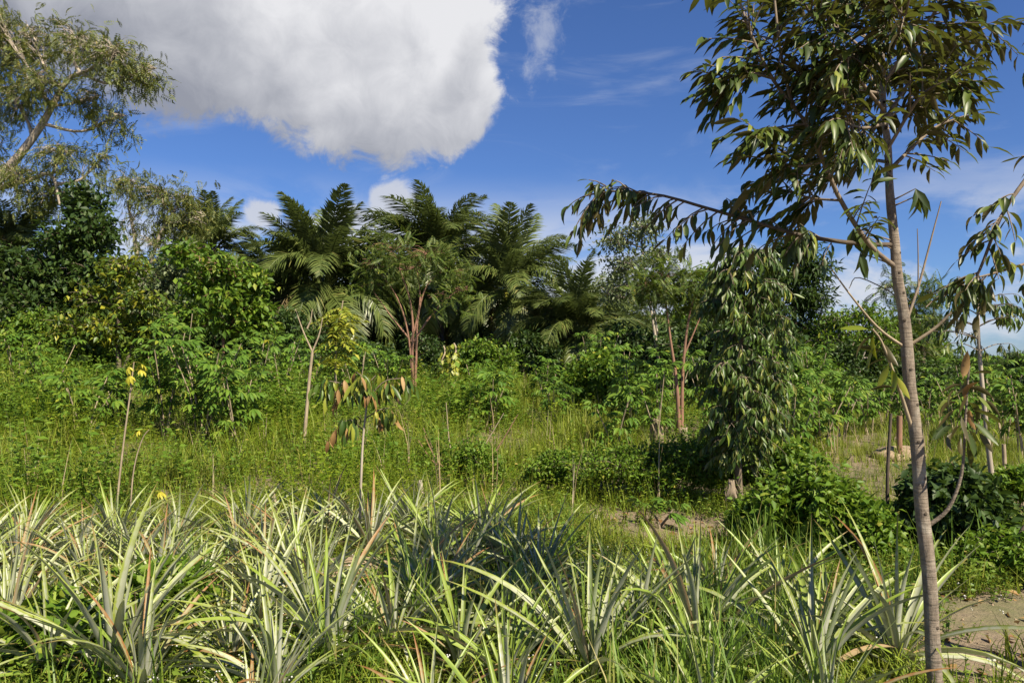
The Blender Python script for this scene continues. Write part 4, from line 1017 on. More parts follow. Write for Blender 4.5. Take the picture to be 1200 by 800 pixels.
# ------------------------------------------------------------------ red-stemmed feathery umbrella tree
Yr = 20
bs = ground(484, Yr)
lobe_tree('feathery_tree', 'umbrella-crowned feathery tree with many reddish bare stems', bs,
          [(tip([(484, 462), (483, 420), (484, 385), (480, 350), (468, 315)], Yr), 0.045, 0.014), (tip([(486, 462), (488, 410), (490, 370), (500, 335), (520, 315)], Yr), 0.040, 0.012), (tip([(483, 440), (478, 390), (466, 350), (445, 318)], Yr), 0.030, 0.010),
           (tip([(485, 400), (505, 370), (530, 345), (548, 335)], Yr), 0.03, 0.01), (tip([(482, 400), (492, 355), (488, 310)], Yr, ), 0.035, 0.01), (tip([(478, 395), (458, 370), (440, 345)], Yr), 0.025, 0.008)],
          [lobe(465, 292, 34, 13, Yr), lobe(500, 298, 32, 13, Yr, -.3), lobe(440, 310, 24, 12, Yr), lobe(528, 318, 20, 12, Yr), lobe(480, 315, 44, 10, Yr, .4), lobe(435, 335, 18, 10, Yr, .3, .6), lobe(540, 340, 16, 10, Yr, .3, .6), lobe(515, 345, 20, 8, Yr, -.4, .4)],
          'feather', PINF, 0.36, 34, 3, 'bark_red', 0.15, None, 0.014, 0.2, tw_r=0.010, hint_noise=0.25)
# --- yellow-green compound-leaved sapling
Yc = 16
bs = ground(395, Yc)
cs_ = thing('compound_leaf_sapling', 'young tree with hanging yellow-green compound leaves beside the forked bare sapling', 'sapling', bs)
cc = branch_part(cs_, bs, [bs - UP * .05, at(393, 430, Yc), at(396, 390, Yc), at(402, 352, Yc)], 0.03, 0.012, 'stick', 'trunk', 14)
PM = mesh('leaf', *pinnate(7, 1.0, 0.36, 0.40, 0.9), mat='lime_bright')
for k in range(46):
    f = rng.uniform(0.42, 1.0); q = int(f * 13); a_ = rng.uniform(0, 6.28)
    obj('leaf', PM, cs_, mtx=frame(cc[q], np.array([math.cos(a_), math.sin(a_), rng.uniform(-0.35, 0.35)]), UP, rng.uniform(0.40, 0.60)))
# --- forked bare sapling
Yf = 12.2
bs = ground(356, Yf)
fs = thing('forked_sapling', 'leafless forked sapling with pale stem standing in the weeds', 'sapling', bs)
branch_part(fs, bs, [bs - UP * .05, at(357, 510, Yf), at(362, 450, Yf), at(366, 412, Yf)], 0.034, 0.022, 'stick', 'trunk', 14)
for pts in ([(366, 412), (356, 390), (346, 362)], [(366, 412), (374, 392), (378, 372)], [(360, 385), (364, 375), (366, 362)]): branch_part(fs, bs, tip(pts, Yf), 0.017, 0.006, 'stick', 'branch', 8, 5)
q_ = at(346, 364, Yf) - bs
for k in range(5): obj('leaf', DURM[k], fs, mtx=frame(q_ + rng.normal(size=3) * 0.02, rand_dir(1)[0] * np.array([1, 1, .3]), UP, 0.14))

# --- small drooping durian sapling in the pineapples
Ys = 6.9
bs = ground(423, Ys)
ds = thing('durian_sapling', 'small drooping durian sapling on a thin stick stem among the pineapples', 'sapling', bs)
cc = branch_part(ds, bs, [bs - UP * .05, at(422, 600, Ys), at(425, 520, Ys), at(430, 470, Ys), at(428, 445, Ys)], 0.014, 0.007, 'bark_pale', 'trunk', 16, 6)
lp, ld, lh = [], [], []
for pts, nt in (([(429, 478), (405, 452), (385, 446)], 9), ([(429, 470), (450, 447), (472, 443)], 9), ([(428, 455), (425, 442), (418, 436)], 5), ([(427, 505), (412, 492), (402, 495)], 3), ([(428, 490), (445, 480), (455, 478)], 4), ([(428, 470), (432, 450), (440, 440)], 4)):
    b_ = branch_part(ds, bs, tip([(a0, b0, rng.normal() * 0.05) for a0, b0 in pts], Ys), 0.006, 0.003, 'twig', 'branch', 8, 4)
    _, p_, d_, h_ = leafy_twigs(b_, nt + 3, 0.13, 5, 1.3, 0.15); lp.append(p_); ld.append(d_); lh.append(h_)
lp, ld, lh = map(np.concatenate, (lp, ld, lh))
pr = DURM + LIME[:4] + DURB[:2]
place_leaves(ds, pr, lp, unit(ld + np.array([0, 0, -0.7])), lh + np.array([0, -0.6, 0]), rng.uniform(0.11, 0.17, len(lp)))

# ------------------------------------------------------------------ dense columnar durian, mid right
Ym = 8.7
bs = ground(868, Ym)
md = thing('durian_tree', 'dense column-shaped durian tree with hanging glossy leaves and a pale husk at its foot', 'tree', bs)
cc = branch_part(md, bs, [bs - UP * .05, at(866, 560, Ym), at(866, 480, Ym), at(869, 400, Ym), at(872, 320, Ym), at(870, 285, Ym)], 0.042, 0.012, 'bark', 'trunk', 24, 8)
lp, ld, lh, tws = [], [], [], []
for k in range(100):
    f = rng.uniform(0.0, 1.0); py = 296 + 225 * f ** 1.1; q = cc[np.argmin(np.abs(cc[:, 2] - (at(868, py + 10, Ym)[2] - bs[2])))]
    wpx = np.interp(py, [290, 330, 400, 450, 500, 540], [26, 46, 52, 50, 42, 24]); a_ = rng.uniform(0, 6.28); rd = wpx * rng.uniform(0.7, 1.05) * Ym / F
    e = q + np.array([math.cos(a_) * rd, math.sin(a_) * rd, 0.05]); b_ = curve([q, (q + e) / 2 + UP * 0.06, e], 8)
    V, Q = tubes(b_, np.linspace(0.010, 0.004, 8), 5); obj('branch', mesh('branch', V, Q, mat='twig'), md)
    tw, p_, d_, h_ = leafy_twigs(b_, 9, 0.17, 8, 1.0, 0.15); lp.append(p_); ld.append(d_); lh.append(h_); tws.append(tw)
for px, py in ((838, 535), (895, 530), (905, 505), (842, 515), (880, 545)):     # straggling low sprays
    e = at(px, py, Ym) - bs; q = at(867, py + 5, Ym) - bs; b_ = curve([q, (q + e) / 2 + UP * 0.04, e], 8)
    V, Q = tubes(b_, np.linspace(0.007, 0.003, 8), 4); obj('branch', mesh('branch', V, Q, mat='twig'), md)
    tw, p_, d_, h_ = leafy_twigs(b_, 4, 0.12, 5, 1.4, 0.4); lp.append(p_); ld.append(d_); lh.append(h_); tws.append(tw)
TW = np.concatenate(tws); V, Q = tubes(TW, np.linspace(0.004, 0.002, 4)[None] * np.ones((len(TW), 1)), 3); tag(obj('twigs', mesh('twigs', V, Q, mat='twig'), md), kind='stuff')
lp, ld, lh = map(np.concatenate, (lp, ld, lh))
place_leaves(md, DURM + DURM + LIME[:1], lp, unit(ld + np.array([0, 0, -0.35]) + rng.normal(size=ld.shape) * 0.15), lh + np.array([0.15, -0.35, 0]) + rng.normal(size=lh.shape) * 0.3, rng.uniform(0.08, 0.15, len(lp)), key=lp[:, 1], limit=300, stuff_tp=small_tp, stuff_mat='durian_mid')

# ------------------------------------------------------------------ round-crowned young durian, right
Yu = 9.4
bs = ground(1163, Yu)
ut = thing('durian_tree', 'young durian tree with a round umbrella crown on a bare thin trunk', 'tree', bs)
cc = branch_part(ut, bs, [bs - UP * .05, at(1160, 540, Yu), at(1153, 470, Yu), at(1147, 400, Yu), at(1146, 340, Yu), at(1146, 318, Yu)], 0.036, 0.010, 'bark_pale', 'trunk', 24, 7)
lp, ld, lh, tws = [], [], [], []
for k in range(34):
    py = rng.uniform(322, 398); q = cc[np.argmin(np.abs(cc[:, 2] - (at(1147, py + 14, Yu)[2] - bs[2])))]
    wpx = np.interp(py, [318, 345, 380, 398], [18, 40, 48, 44]); a_ = rng.uniform(0, 6.28); rd = wpx * rng.uniform(0.6, 1.0) * Yu / F
    e = q + np.array([math.cos(a_) * rd, math.sin(a_) * rd, 0.10]); b_ = curve([q, (q + e) / 2 + UP * 0.03, e], 8)
    V, Q = tubes(b_, np.linspace(0.008, 0.003, 8), 4); obj('branch', mesh('branch', V, Q, mat='twig'), ut)
    tw, p_, d_, h_ = leafy_twigs(b_, 3, 0.14, 5, 1.2, 0.55); lp.append(p_); ld.append(d_); lh.append(h_); tws.append(tw)
TW = np.concatenate(tws); V, Q = tubes(TW, np.linspace(0.004, 0.002, 4)[None] * np.ones((len(TW), 1)), 3); tag(obj('twigs', mesh('twigs', V, Q, mat='twig'), ut), kind='stuff')
lp, ld, lh = map(np.concatenate, (lp, ld, lh))
place_leaves(ut, DURM, lp, unit(ld + np.array([0, 0, -0.6])), lh + np.array([0.1, -0.4, 0]), rng.uniform(0.10, 0.14, len(lp)), key=lp[:, 1], limit=300, stuff_tp=small_tp, stuff_mat='durian_mid')

# ------------------------------------------------------------------ trees right of centre, behind
bs = ground(775, 24)
lobe_tree('pale_trunk_tree', 'thin tree with pale twin trunks and sparse grey-green crown left of the columnar durian', bs,
          [(tip([(776, 455), (770, 410), (764, 370), (756, 320), (752, 280)], 24), 0.065, 0.02), (tip([(780, 450), (772, 400), (766, 350), (775, 310)], 24), 0.04, 0.015)],
          [lobe(725, 282, 26, 16, 24), lobe(755, 268, 24, 14, 24), lobe(735, 310, 30, 14, 24), lobe(770, 300, 22, 14, 24), lobe(745, 335, 30, 14, 24, 0, .8), lobe(720, 345, 20, 14, 24, 0, .6), lobe(775, 345, 22, 14, 24, 0, .6)],
          'pale', dia, 0.15, 65, 10, 'bark_pale', 0.3, None, 0.03, 0.15, tw_r=0.012, loose=0.25)
bs = ground(790, 15)
lobe_tree('red_stem_tree', 'slim tree with two reddish stems and pinnate leaves beside the columnar durian', bs,
          [(tip([(797, 520), (793, 450), (786, 400), (780, 350)], 15), 0.045, 0.012), (tip([(799, 520), (800, 440), (806, 380), (815, 340)], 15), 0.04, 0.012), (tip([(800, 420), (815, 385), (825, 360)], 15), 0.02, 0.008)],
          [lobe(780, 325, 24, 12, 15), lobe(805, 335, 22, 12, 15), lobe(760, 335, 18, 10, 15), lobe(820, 350, 20, 12, 15, .3), lobe(785, 350, 24, 8, 15, .3, .6)],
          'feather', PINF, 0.34, 40, 3, 'bark_red', 0.2, None, 0.014, 0.25, tw_r=0.006, hint_noise=0.3)
bs = ground(930, 27)
lobe_tree('conifer_like_tree', 'dark full-crowned tree of fine foliage behind the columnar durian', bs,
          [(tip([(930, 460), (930, 400), (932, 340), (935, 290)], 27), 0.15, 0.04)],
          [lobe(932, 292, 28, 18, 27), lobe(950, 318, 30, 20, 27), lobe(905, 325, 34, 24, 27), lobe(945, 350, 36, 22, 27), lobe(900, 370, 40, 28, 27), lobe(950, 388, 40, 26, 27), lobe(915, 410, 40, 26, 27, -.5), lobe(960, 425, 30, 20, 27)],
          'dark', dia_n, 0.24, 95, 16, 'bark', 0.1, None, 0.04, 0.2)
bs = ground(832, 25)
lobe_tree('green_tree', 'leafy green tree closing the gap between pale trunks and dark fine-leaved tree', bs,
          [(tip([(832, 450), (830, 400), (832, 345)], 25), 0.1, 0.03)],
          [lobe(828, 330, 32, 20, 25), lobe(850, 355, 34, 24, 25), lobe(815, 375, 34, 26, 25), lobe(845, 405, 40, 26, 25), lobe(805, 420, 34, 22, 25)],
          'green', dia, 0.17, 70, 12, 'bark', 0.25, None, 0.03, 0.3)
bs = ground(1010, 26)
lobe_tree('green_tree', 'leafy tree with bare pale stems at its foot beside the right-hand grass clearing', bs,
          [(tip([(992, 475), (986, 440), (982, 410), (985, 385)], 26), 0.07, 0.03), (tip([(998, 475), (996, 435), (1000, 400), (1012, 380)], 26), 0.06, 0.03), (tip([(1003, 470), (1008, 430), (1018, 400)], 26), 0.04, 0.02)],
          [lobe(985, 375, 30, 16, 26), lobe(1015, 368, 30, 16, 26), lobe(1000, 395, 34, 14, 26), lobe(965, 400, 24, 18, 26), lobe(1035, 390, 26, 20, 26), lobe(1025, 415, 26, 18, 26, .5)],
          'green', dia, 0.17, 55, 11, 'bark_pale', 0.25, None, 0.03, 0.3)
bs = ground(1085, 28)
lobe_tree('feathery_tree', 'feathery-leaved tree behind the grey trunk against the low sky', bs,
          [(tip([(1085, 470), (1082, 420), (1075, 370), (1060, 345)], 28), 0.10, 0.02), (tip([(1082, 420), (1092, 380), (1095, 350)], 28), 0.05, 0.02)],
          [lobe(1045, 335, 22, 10, 28), lobe(1090, 345, 18, 10, 28), lobe(1065, 360, 26, 12, 28), lobe(1055, 385, 26, 14, 28), lobe(1092, 380, 18, 14, 28), lobe(1075, 410, 30, 16, 28), lobe(1040, 415, 26, 16, 28)],
          'feather', PINF, 0.50, 30, 3, 'bark', 0.2, None, 0.03, 0.25, tw_r=0.012)
bs = ground(1062, 34)
lobe_tree('green_tree', 'broad leafy tree rising behind the grey trunk and the clearing', bs,
          [(tip([(1062, 460), (1060, 420), (1062, 380)], 34), 0.14, 0.04)],
          [lobe(1045, 385, 28, 18, 34), lobe(1078, 380, 26, 18, 34), lobe(1060, 405, 36, 20, 34), lobe(1095, 410, 24, 18, 34), lobe(1030, 415, 26, 20, 34), lobe(1080, 430, 34, 18, 34)],
          'green', dia, 0.22, 60, 12, 'bark', 0.25, None, 0.05, 0.3)
# dark distant trees: a few models, turned and scaled
def bg_proto(label, mat, hh_, rr_, leaf, x0, y0, n_l=13, n_tw=70, per=16):
    b0 = np.array([x0, y0, float(height(x0, y0))])
    lb = []
    for k in range(n_l):
        a_ = k * 2.4; f = (k + 0.5) / n_l; zz = hh_ * (0.10 + 0.80 * f); rd = rr_ * 0.66 * math.sqrt(1 - 0.75 * f)
        lb.append((b0 + np.array([math.cos(a_) * rd, math.sin(a_) * rd, zz]), (rr_ * .55, rr_ * .55, hh_ * .16), 1.0))
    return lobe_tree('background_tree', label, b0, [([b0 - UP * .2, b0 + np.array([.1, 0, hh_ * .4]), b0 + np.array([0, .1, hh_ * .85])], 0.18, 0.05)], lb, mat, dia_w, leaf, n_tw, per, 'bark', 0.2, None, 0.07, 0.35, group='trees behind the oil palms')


def copy_tree(o, loc, rz, s, label):
    r = o.copy(); C.objects.link(r); r.location = loc; r.rotation_euler = (0, 0, rz); r.scale = (s, s, s); r['label'] = label
    for ch in list(o.children):
        k = ch.copy(); C.objects.link(k); k.parent = r
    return r


BLM = [(0, 46, 'behind the tall olive tree'), (180, 46, 'behind the low olive-crowned tree'), (300, 47, 'behind the half-hidden oil palm'), (390, 47, 'behind the broad oil palm'), (500, 48, 'behind the tallest oil palm'), (598, 48, 'behind the vine-wrapped oil palm'), (678, 48, 'behind the short oil palm'), (770, 47, 'behind the pale twin trunks'), (860, 44, 'behind the columnar durian')]
LB = 'dark leafy tree filling the shade behind the oil palms'
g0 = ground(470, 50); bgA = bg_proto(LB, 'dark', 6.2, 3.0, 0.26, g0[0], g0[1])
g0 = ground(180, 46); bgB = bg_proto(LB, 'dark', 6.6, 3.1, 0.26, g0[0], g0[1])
for k, (px, Yb, s_) in enumerate(((330, 49, 1.0), (400, 47, .8), (560, 50, .9), (610, 48, .75), (660, 50, .8), (700, 46, .7), (745, 48, .75), (790, 46, .75), (840, 44, .75), (880, 40, .7), (270, 48, 1.0), (100, 46, 1.0), (30, 48, 1.05), (-50, 46, 1.1), (520, 47, .7), (-140, 48, 1.1), (440, 46, .8), (370, 50, .9), (490, 52, .9), (585, 53, .9), (425, 52, .9))):
    copy_tree((bgA, bgB)[k % 2], ground(px, Yb), k * 1.3, s_, near_label('dark leafy tree in the shade', px, Yb, BLM))
bgA['label'] = near_label('dark leafy tree in the shade', 470, 50, BLM); bgB['label'] = near_label('dark leafy tree in the shade', 180, 46, BLM)
LB2 = 'low dark tree on the far skyline at the clearing behind the grey trunk'
for k, (px, Yb, s_) in enumerate(((960, 46, .6), (1010, 48, .55), (1040, 45, .5), (1075, 47, .45), (1110, 44, .40), (1140, 46, .36), (1170, 44, .34), (1205, 42, .36), (1250, 45, .4), (1300, 46, .5), (1155, 52, .40), (1190, 54, .40), (985, 42, .5), (1350, 44, .5), (1410, 42, .55), (1480, 45, .6), (1560, 42, .6), (1280, 40, .42), (1640, 44, .7))):
    q = copy_tree((bgA, bgB)[k % 2], ground(px, Yb), k * 1.7, s_, LB2); q['group'] = 'low trees on the far skyline'

# ------------------------------------------------------------------ cassava
def cassava_leaf(k, nl=7):
    a = Acc(); pl = 0.55
    a.add(*tubes(curve([[0, 0, 0], [0, pl * .5, 0.03], [0, pl, -0.02]], 4), np.full(4, 0.010), 3))
    an = np.linspace(-2.1, 2.1, nl) + rng.normal(size=nl) * 0.08; ln = np.interp(np.abs(an), [0, 1, 2.1], [0.62, 0.56, 0.32])
    d = np.stack([np.sin(an), np.cos(an), np.full(nl, -0.35 - 0.15 * k)], -1)
    V, Q, T, _ = blade(1, 0.30, 3, 0.25, 0.35, 0.55, 0, 0, 0.8)
    a.add(*stamp((V, Q, T), np.tile([0, pl, -0.02], (nl, 1)), d, np.tile(UP, (nl, 1)), ln))
    return a


CAS = [cassava_leaf(k % 3).mesh('leaf', 'cassava') for k in range(5)]; CASY = [cassava_leaf(2).mesh('leaf', 'cassava_yellow') for _ in range(2)]


def cassava(px, Y, h, wd, label, group=None, stems=4, nl=44, yellow=0.008, bark='stick', leaf=0.31):
    b0 = ground(px, Y); h = h * 1.18; nl = int(nl * 1.2); t_ = thing('cassava_shrub', label, 'shrub', b0, group); lv = nl // stems
    for k in range(stems):
        a_ = k * 6.283 / stems + rng.normal() * 0.5; rd = wd * rng.uniform(0.4, 1.0) * (0.25 if stems == 1 else 1); hh_ = h * rng.uniform(0.7, 1.0)
        c_ = curve([[rng.normal() * .05, rng.normal() * .05, -.04], [math.cos(a_) * rd * .4, math.sin(a_) * rd * .4, hh_ * .5], [math.cos(a_) * rd, math.sin(a_) * rd, hh_]], 10)
        V, Q = tubes(c_, np.linspace(0.017, 0.008, 10), 5); obj('stem', mesh('stem', V, Q, mat=bark), t_)
        for q in range(lv + 5):
            f = rng.uniform(0.25, 1.0) ** 0.8 if q >= 5 else 1.0; i0 = min(int(f * 9), 8); p_ = c_[i0] + (c_[i0 + 1] - c_[i0]) * (f * 9 - i0); z_ = rng.uniform(0, 6.28)
            pr = CASY if rng.uniform() < yellow else CAS
            obj('leaf', pr[int(rng.integers(len(pr)))], t_, mtx=frame(p_, np.array([math.cos(z_), math.sin(z_), rng.uniform(-0.1, 0.75) + (0.5 if q < 5 else 0)]), UP + rng.normal(size=3) * 0.2, leaf * rng.uniform(0.7, 1.25)))
    return t_


CLM = [(30, 17, 'below the dark broad tree'), (110, 13.5, 'near the leggy bare cassava stem'), (195, 13.6, 'beside the widest cassava'), (260, 17, 'below the fresh green tree'), (356, 17, 'behind the forked bare sapling'), (440, 18, 'left of the red-stemmed feathery tree'), (565, 18, 'near the vine on a thin pole'),
       (650, 18, 'before the short oil palm'), (700, 19, 'around the tall green leafy shrub'), (770, 14, 'near the pale weathered stump'), (790, 18, 'behind the red-stemmed slim tree'), (830, 15, 'behind the columnar durian'), (930, 12, 'right of the columnar durian trunk'), (950, 16, 'below the dark fine-leaved tree'), (1020, 18, 'in the grass clearing by bare pale stems'),
       (1070, 18, 'behind the reddish post'), (1130, 15, 'behind the young round-crowned durian'), (1190, 14, 'beyond the pale stripped stake')]
CG = 'cassava shrubs across the weedy slope'; CL = 'bushy cassava shrub with fingered green leaves standing in the weeds'
cassava(240, 13.2, 1.75, .62, 'large leafy cassava shrub below the fresh green tree, widest on the slope', None, 7, 130)
cassava(278, 12.6, 1.15, .5, 'cassava shrub with broad hand-shaped leaves at the edge of the widest cassava', None, 5, 60)
cassava(195, 13.6, 1.6, .5, CL, CG, 5, 60)
for px, Yb, h_, wd, nl in ((100, 13.0, 1.1, .45, 40), (140, 14.0, 1.0, .4, 36), (60, 16.5, 1.2, .5, 40), (20, 17.5, 1.2, .5, 40), (330, 17.5, 1.4, .5, 40), (300, 16, 1.5, .5, 44), (215, 17, 1.9, .6, 54), (365, 19, 1.4, .5, 36), (420, 17.5, 1.2, .5, 36), (455, 19, 1.2, .5, 34),
                           (560, 19.5, 1.0, .5, 34), (575, 15.5, .9, .4, 30), (640, 20, 1.0, .5, 34), (700, 19.5, 1.7, .6, 54), (690, 18, 1.2, .5, 40), (740, 16, 1.2, .5, 44), (770, 13.5, 1.2, .4, 38), (730, 20, 1.5, .5, 44), (790, 18, 1.3, .5, 40),
                           (930, 14, 1.45, .55, 54), (960, 13.2, 1.1, .5, 46), (985, 15, 1.1, .5, 42), (905, 15.5, 1.7, .5, 50), (950, 17.5, 1.7, .5, 50), (1015, 17.5, 1.0, .5, 40), (925, 11.5, 1.0, .4, 40), (830, 15, 1.5, .5, 44),
                           (1120, 17, 1.3, .6, 44), (1175, 15, 1.45, .6, 54), (1195, 13, 1.35, .5, 50), (1140, 14.5, 1.35, .5, 50), (1085, 19, 1.0, .5, 36), (1060, 18, 1.0, .5, 36), (720, 12.5, .9, .4, 30), (650, 16, .8, .4, 28), (1035, 20, 1.2, .5, 36)):
    cassava(px, Yb, h_, wd, near_label('bushy cassava shrub with fingered leaves', px, Yb, CLM), CG, 4, nl)
cassava(775, 8.0, .20, .22, 'low cassava seedling with large leaves on the shaded bare soil', None, 2, 4, 0, 'twig', .22)
# leggy stems with a few yellow leaves on top
def leggy(pts, Y, r_, label, tips, bark='stick'):
    b0 = ground(pts[0][0], Y); t_ = thing('leggy_cassava', label, 'plant', b0)
    c_ = branch_part(t_, b0, [b0 - UP * .04] + tip(pts, Y), r_, r_ * .5, bark, 'stem', 18, 6)
    for k in range(tips):
        z_ = rng.uniform(0, 6.28); obj('leaf', CASY[k % 2], t_, mtx=frame(c_[-1 - (k % 2)], np.array([math.cos(z_), math.sin(z_) * .6, rng.uniform(-.5, .25)]), UP, rng.uniform(.15, .22)))


leggy([(139, 570), (146, 510), (152, 465), (157, 424)], 8.3, .013, 'leggy bare cassava stem topped by yellow drooping leaves at the pineapple edge', 4)
leggy([(155, 565), (160, 535), (168, 512), (175, 503)], 8.4, .009, 'short bare cassava stem leaning beside the taller leggy stem', 1)
leggy([(176, 590), (178, 575)], 7.6, .006, 'tiny yellow-leaved cassava shoot among the pale pineapple leaves', 3)

# ------------------------------------------------------------------ undergrowth along the tree line
TLM = [(0, 24, 'beside the dark broad tree'), (85, 25, 'under the dark glossy tree'), (140, 21, 'beside the lime-tipped bushy tree'), (215, 23, 'behind the widest cassava'), (262, 19, 'beside the fresh green layered tree'), (378, 30, 'below the broad oil palm'), (484, 24, 'behind the red-stemmed feathery tree'),
       (512, 34, 'below the tallest oil palm'), (598, 30, 'below the vine-wrapped oil palm'), (678, 28, 'beside the short oil palm'), (775, 24, 'at the foot of the pale twin trunks'), (832, 24, 'under the leafy green tree behind the columnar durian'), (930, 26, 'under the dark fine-leaved tree'), (1010, 26, 'beside the tree with bare pale stems'),
       (1085, 26, 'behind the grey trunk by the clearing'), (1160, 24, 'behind the young round-crowned durian'), (1230, 22, 'at the far side of the clearing beyond the round-crowned durian')]


def thicket(label, mat, x0, y0, hh_, rr_, leaf):
    b0 = np.array([x0, y0, float(height(x0, y0))]); lb = []
    for k in range(8):
        a_ = k * 2.4; f = (k + .5) / 8; lb.append((b0 + np.array([math.cos(a_) * rr_ * .7 * (1 - .6 * f), math.sin(a_) * rr_ * .7 * (1 - .6 * f), hh_ * (.15 + .70 * f)]), (rr_ * .5, rr_ * .5, hh_ * .2), 1.0))
    return lobe_tree('thicket_shrub', label, b0, [([b0 - UP * .1, b0 + np.array([.05, 0, hh_ * .4]), b0 + np.array([0, .05, hh_ * .8])], .04, .015)], lb, mat, dia_w, leaf, 60, 12, 'bark', .25, None, .02, .3, group='shrubs along the tree line', cat='shrub', tw_r=.006)


TL = 'dark leafy shrub in the undergrowth along the foot of the tree line'; TLG = 'fresh green shrub in the undergrowth along the foot of the tree line'
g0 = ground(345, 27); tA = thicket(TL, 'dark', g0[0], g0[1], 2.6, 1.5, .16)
g0 = ground(570, 25); tB = thicket(TLG, 'green', g0[0], g0[1], 1.9, 1.3, .14)
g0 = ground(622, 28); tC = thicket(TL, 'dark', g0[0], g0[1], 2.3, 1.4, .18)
for q, (px_, Y_) in ((tA, (345, 27)), (tB, (570, 25)), (tC, (622, 28))): q['label'] = near_label('fresh green shrub' if q is tB else 'dark leafy shrub', px_, Y_, TLM)
for k, (px, Yb, s_, w_) in enumerate(((-40, 23, 1.1, 0), (40, 23, 1.0, 1), (90, 22, .9, 1), (160, 24, 1.1, 0), (215, 25, 1.1, 2), (250, 24, 1.0, 0), (290, 26, 1.1, 0), (320, 24, .9, 0), (375, 26, .6, 2), (410, 25, .6, 0), (440, 27, .7, 2), (500, 28, .8, 0), (535, 26, .7, 2),
                                      (580, 27, .6, 0), (640, 26, .6, 1), (660, 27, .5, 2), (710, 27, .8, 0), (735, 25, 1.0, 0), (760, 27, 1.1, 2), (800, 24, 1.0, 0), (830, 22, 1.1, 0), (860, 22, 1.2, 1), (900, 23, 1.2, 2), (940, 22, 1.0, 1), (975, 24, .9, 0), (1010, 27, .9, 2), (1050, 26, .7, 1),
                                      (1085, 24, .75, 0), (1120, 25, .6, 1), (1150, 22, .55, 0), (1185, 23, .6, 1), (1215, 21, .6, 0), (340, 33, .8, 2), (410, 36, 1.1, 0), (480, 36, 1.0, 2), (560, 36, 1.1, 0), (615, 36, .9, 2), (700, 34, 1.1, 0), (740, 34, 1.4, 2), (870, 30, 1.3, 0), (120, 28, 1.4, 2), (20, 28, 1.4, 0), (260, 31, 1.4, 2))):
    copy_tree((tA, tB, tC)[w_], ground(px, Yb), k * 1.1, s_, near_label('fresh green shrub' if w_ == 1 else 'dark leafy shrub', px, Yb, TLM))  # below the palms the dark leaf puts the deep shade into the colour

# ------------------------------------------------------------------ low bushes
def low_bush(px, Y, wd, h, label, mat='bush', leaf=.075, n=46, per=14, tp=None):
    b0 = ground(px, Y); k = 7; lb = []
    for q in range(k):
        a_ = q * 2.4; f = math.sqrt((q + .3) / k); lb.append((b0 + np.array([math.cos(a_) * wd * .62 * f, math.sin(a_) * wd * .5 * f, h * (0.72 - .34 * f * f)]), (wd * .38, wd * .38, h * .30), 1.0))
    return lobe_tree('low_bush', label, b0, [([b0 - UP * .03, b0 + np.array([.02, 0, h * .3]), b0 + np.array([0, .02, h * .6])], .014, .006)], lb, mat, tp or dia_w, leaf, n, per, 'twig', .25, None, .006, .35, tw_r=.003, cat='bush', crown='foliage')


low_bush(945, 6.7, .62, .82, 'bright leafy low bush between the columnar durian and the grey trunk')
low_bush(1000, 6.3, .40, .55, 'small leafy bush at the side of the bright low bush')
low_bush(890, 7.0, .34, .5, 'small green bush at the foot of the columnar durian')
low_bush(1110, 6.7, .52, .86, 'dark leafy bush behind the grey trunk with a dead leaf on top', 'dark', .10)
low_bush(1180, 5.9, .5, .4, 'low straggling dark bush beside the bare soil patch', 'bush', .06)
low_bush(720, 9.4, .95, .68, 'mound of weeds in the columnar durian shadow left of the bare soil', 'bush', .05, 75)  # bush shape added for weeds that lie dark in the durian's shadow
low_bush(655, 9.6, .55, .62, 'rounded weed mound in the durian shadow at the edge of the short grass', 'bush', .05, 60)  # another added mound standing in for weeds under that shadow
low_bush(790, 9.4, .75, .80, 'tangled weeds in the durian shadow by the bare soil before the red-stemmed slim tree', 'bush', .05, 75)  # added mound too, for weeds darkened by the cast shadow
low_bush(555, 10.2, .5, .65, 'dark green bush beside the pile of dead branches', 'bush', .05, 60)
low_bush(845, 9.6, .5, .9, 'dense bush behind the trunk of the columnar durian', 'bush', .08)
low_bush(915, 9.2, .55, .8, 'bushy undergrowth right of the columnar durian trunk', 'green', .085)
low_bush(1190, 9.0, .4, .5, 'small round bush in the grass behind the bare soil', 'bush', .07)
low_bush(700, 17.5, 1.0, 1.7, 'tall green leafy shrub in front of the short oil palm', 'green', .13, 60)
low_bush(70, 4.3, .42, .34, 'dark green broad-leaved weed clump left of the large silvery pineapple', 'bush', .09)
low_bush(190, 5.0, .4, .32, 'green broad-leaved weed clump behind the large silvery pineapple', 'bush', .09)

# ------------------------------------------------------------------ sticks, stumps, litter
def stick_thing(name, label, cat, pts, Y, r0, r1, mat):
    P = tip(pts, Y); b0 = np.array([P[0][0], P[0][1], float(height(P[0][0], P[0][1]))])
    if P[0][2] - b0[2] > 0.02: P = [b0 - UP * .05] + P
    t_ = thing(name, label, cat, b0); branch_part(t_, b0, P, r0, r1, mat, 'stem', 12, 6); return t_, b0


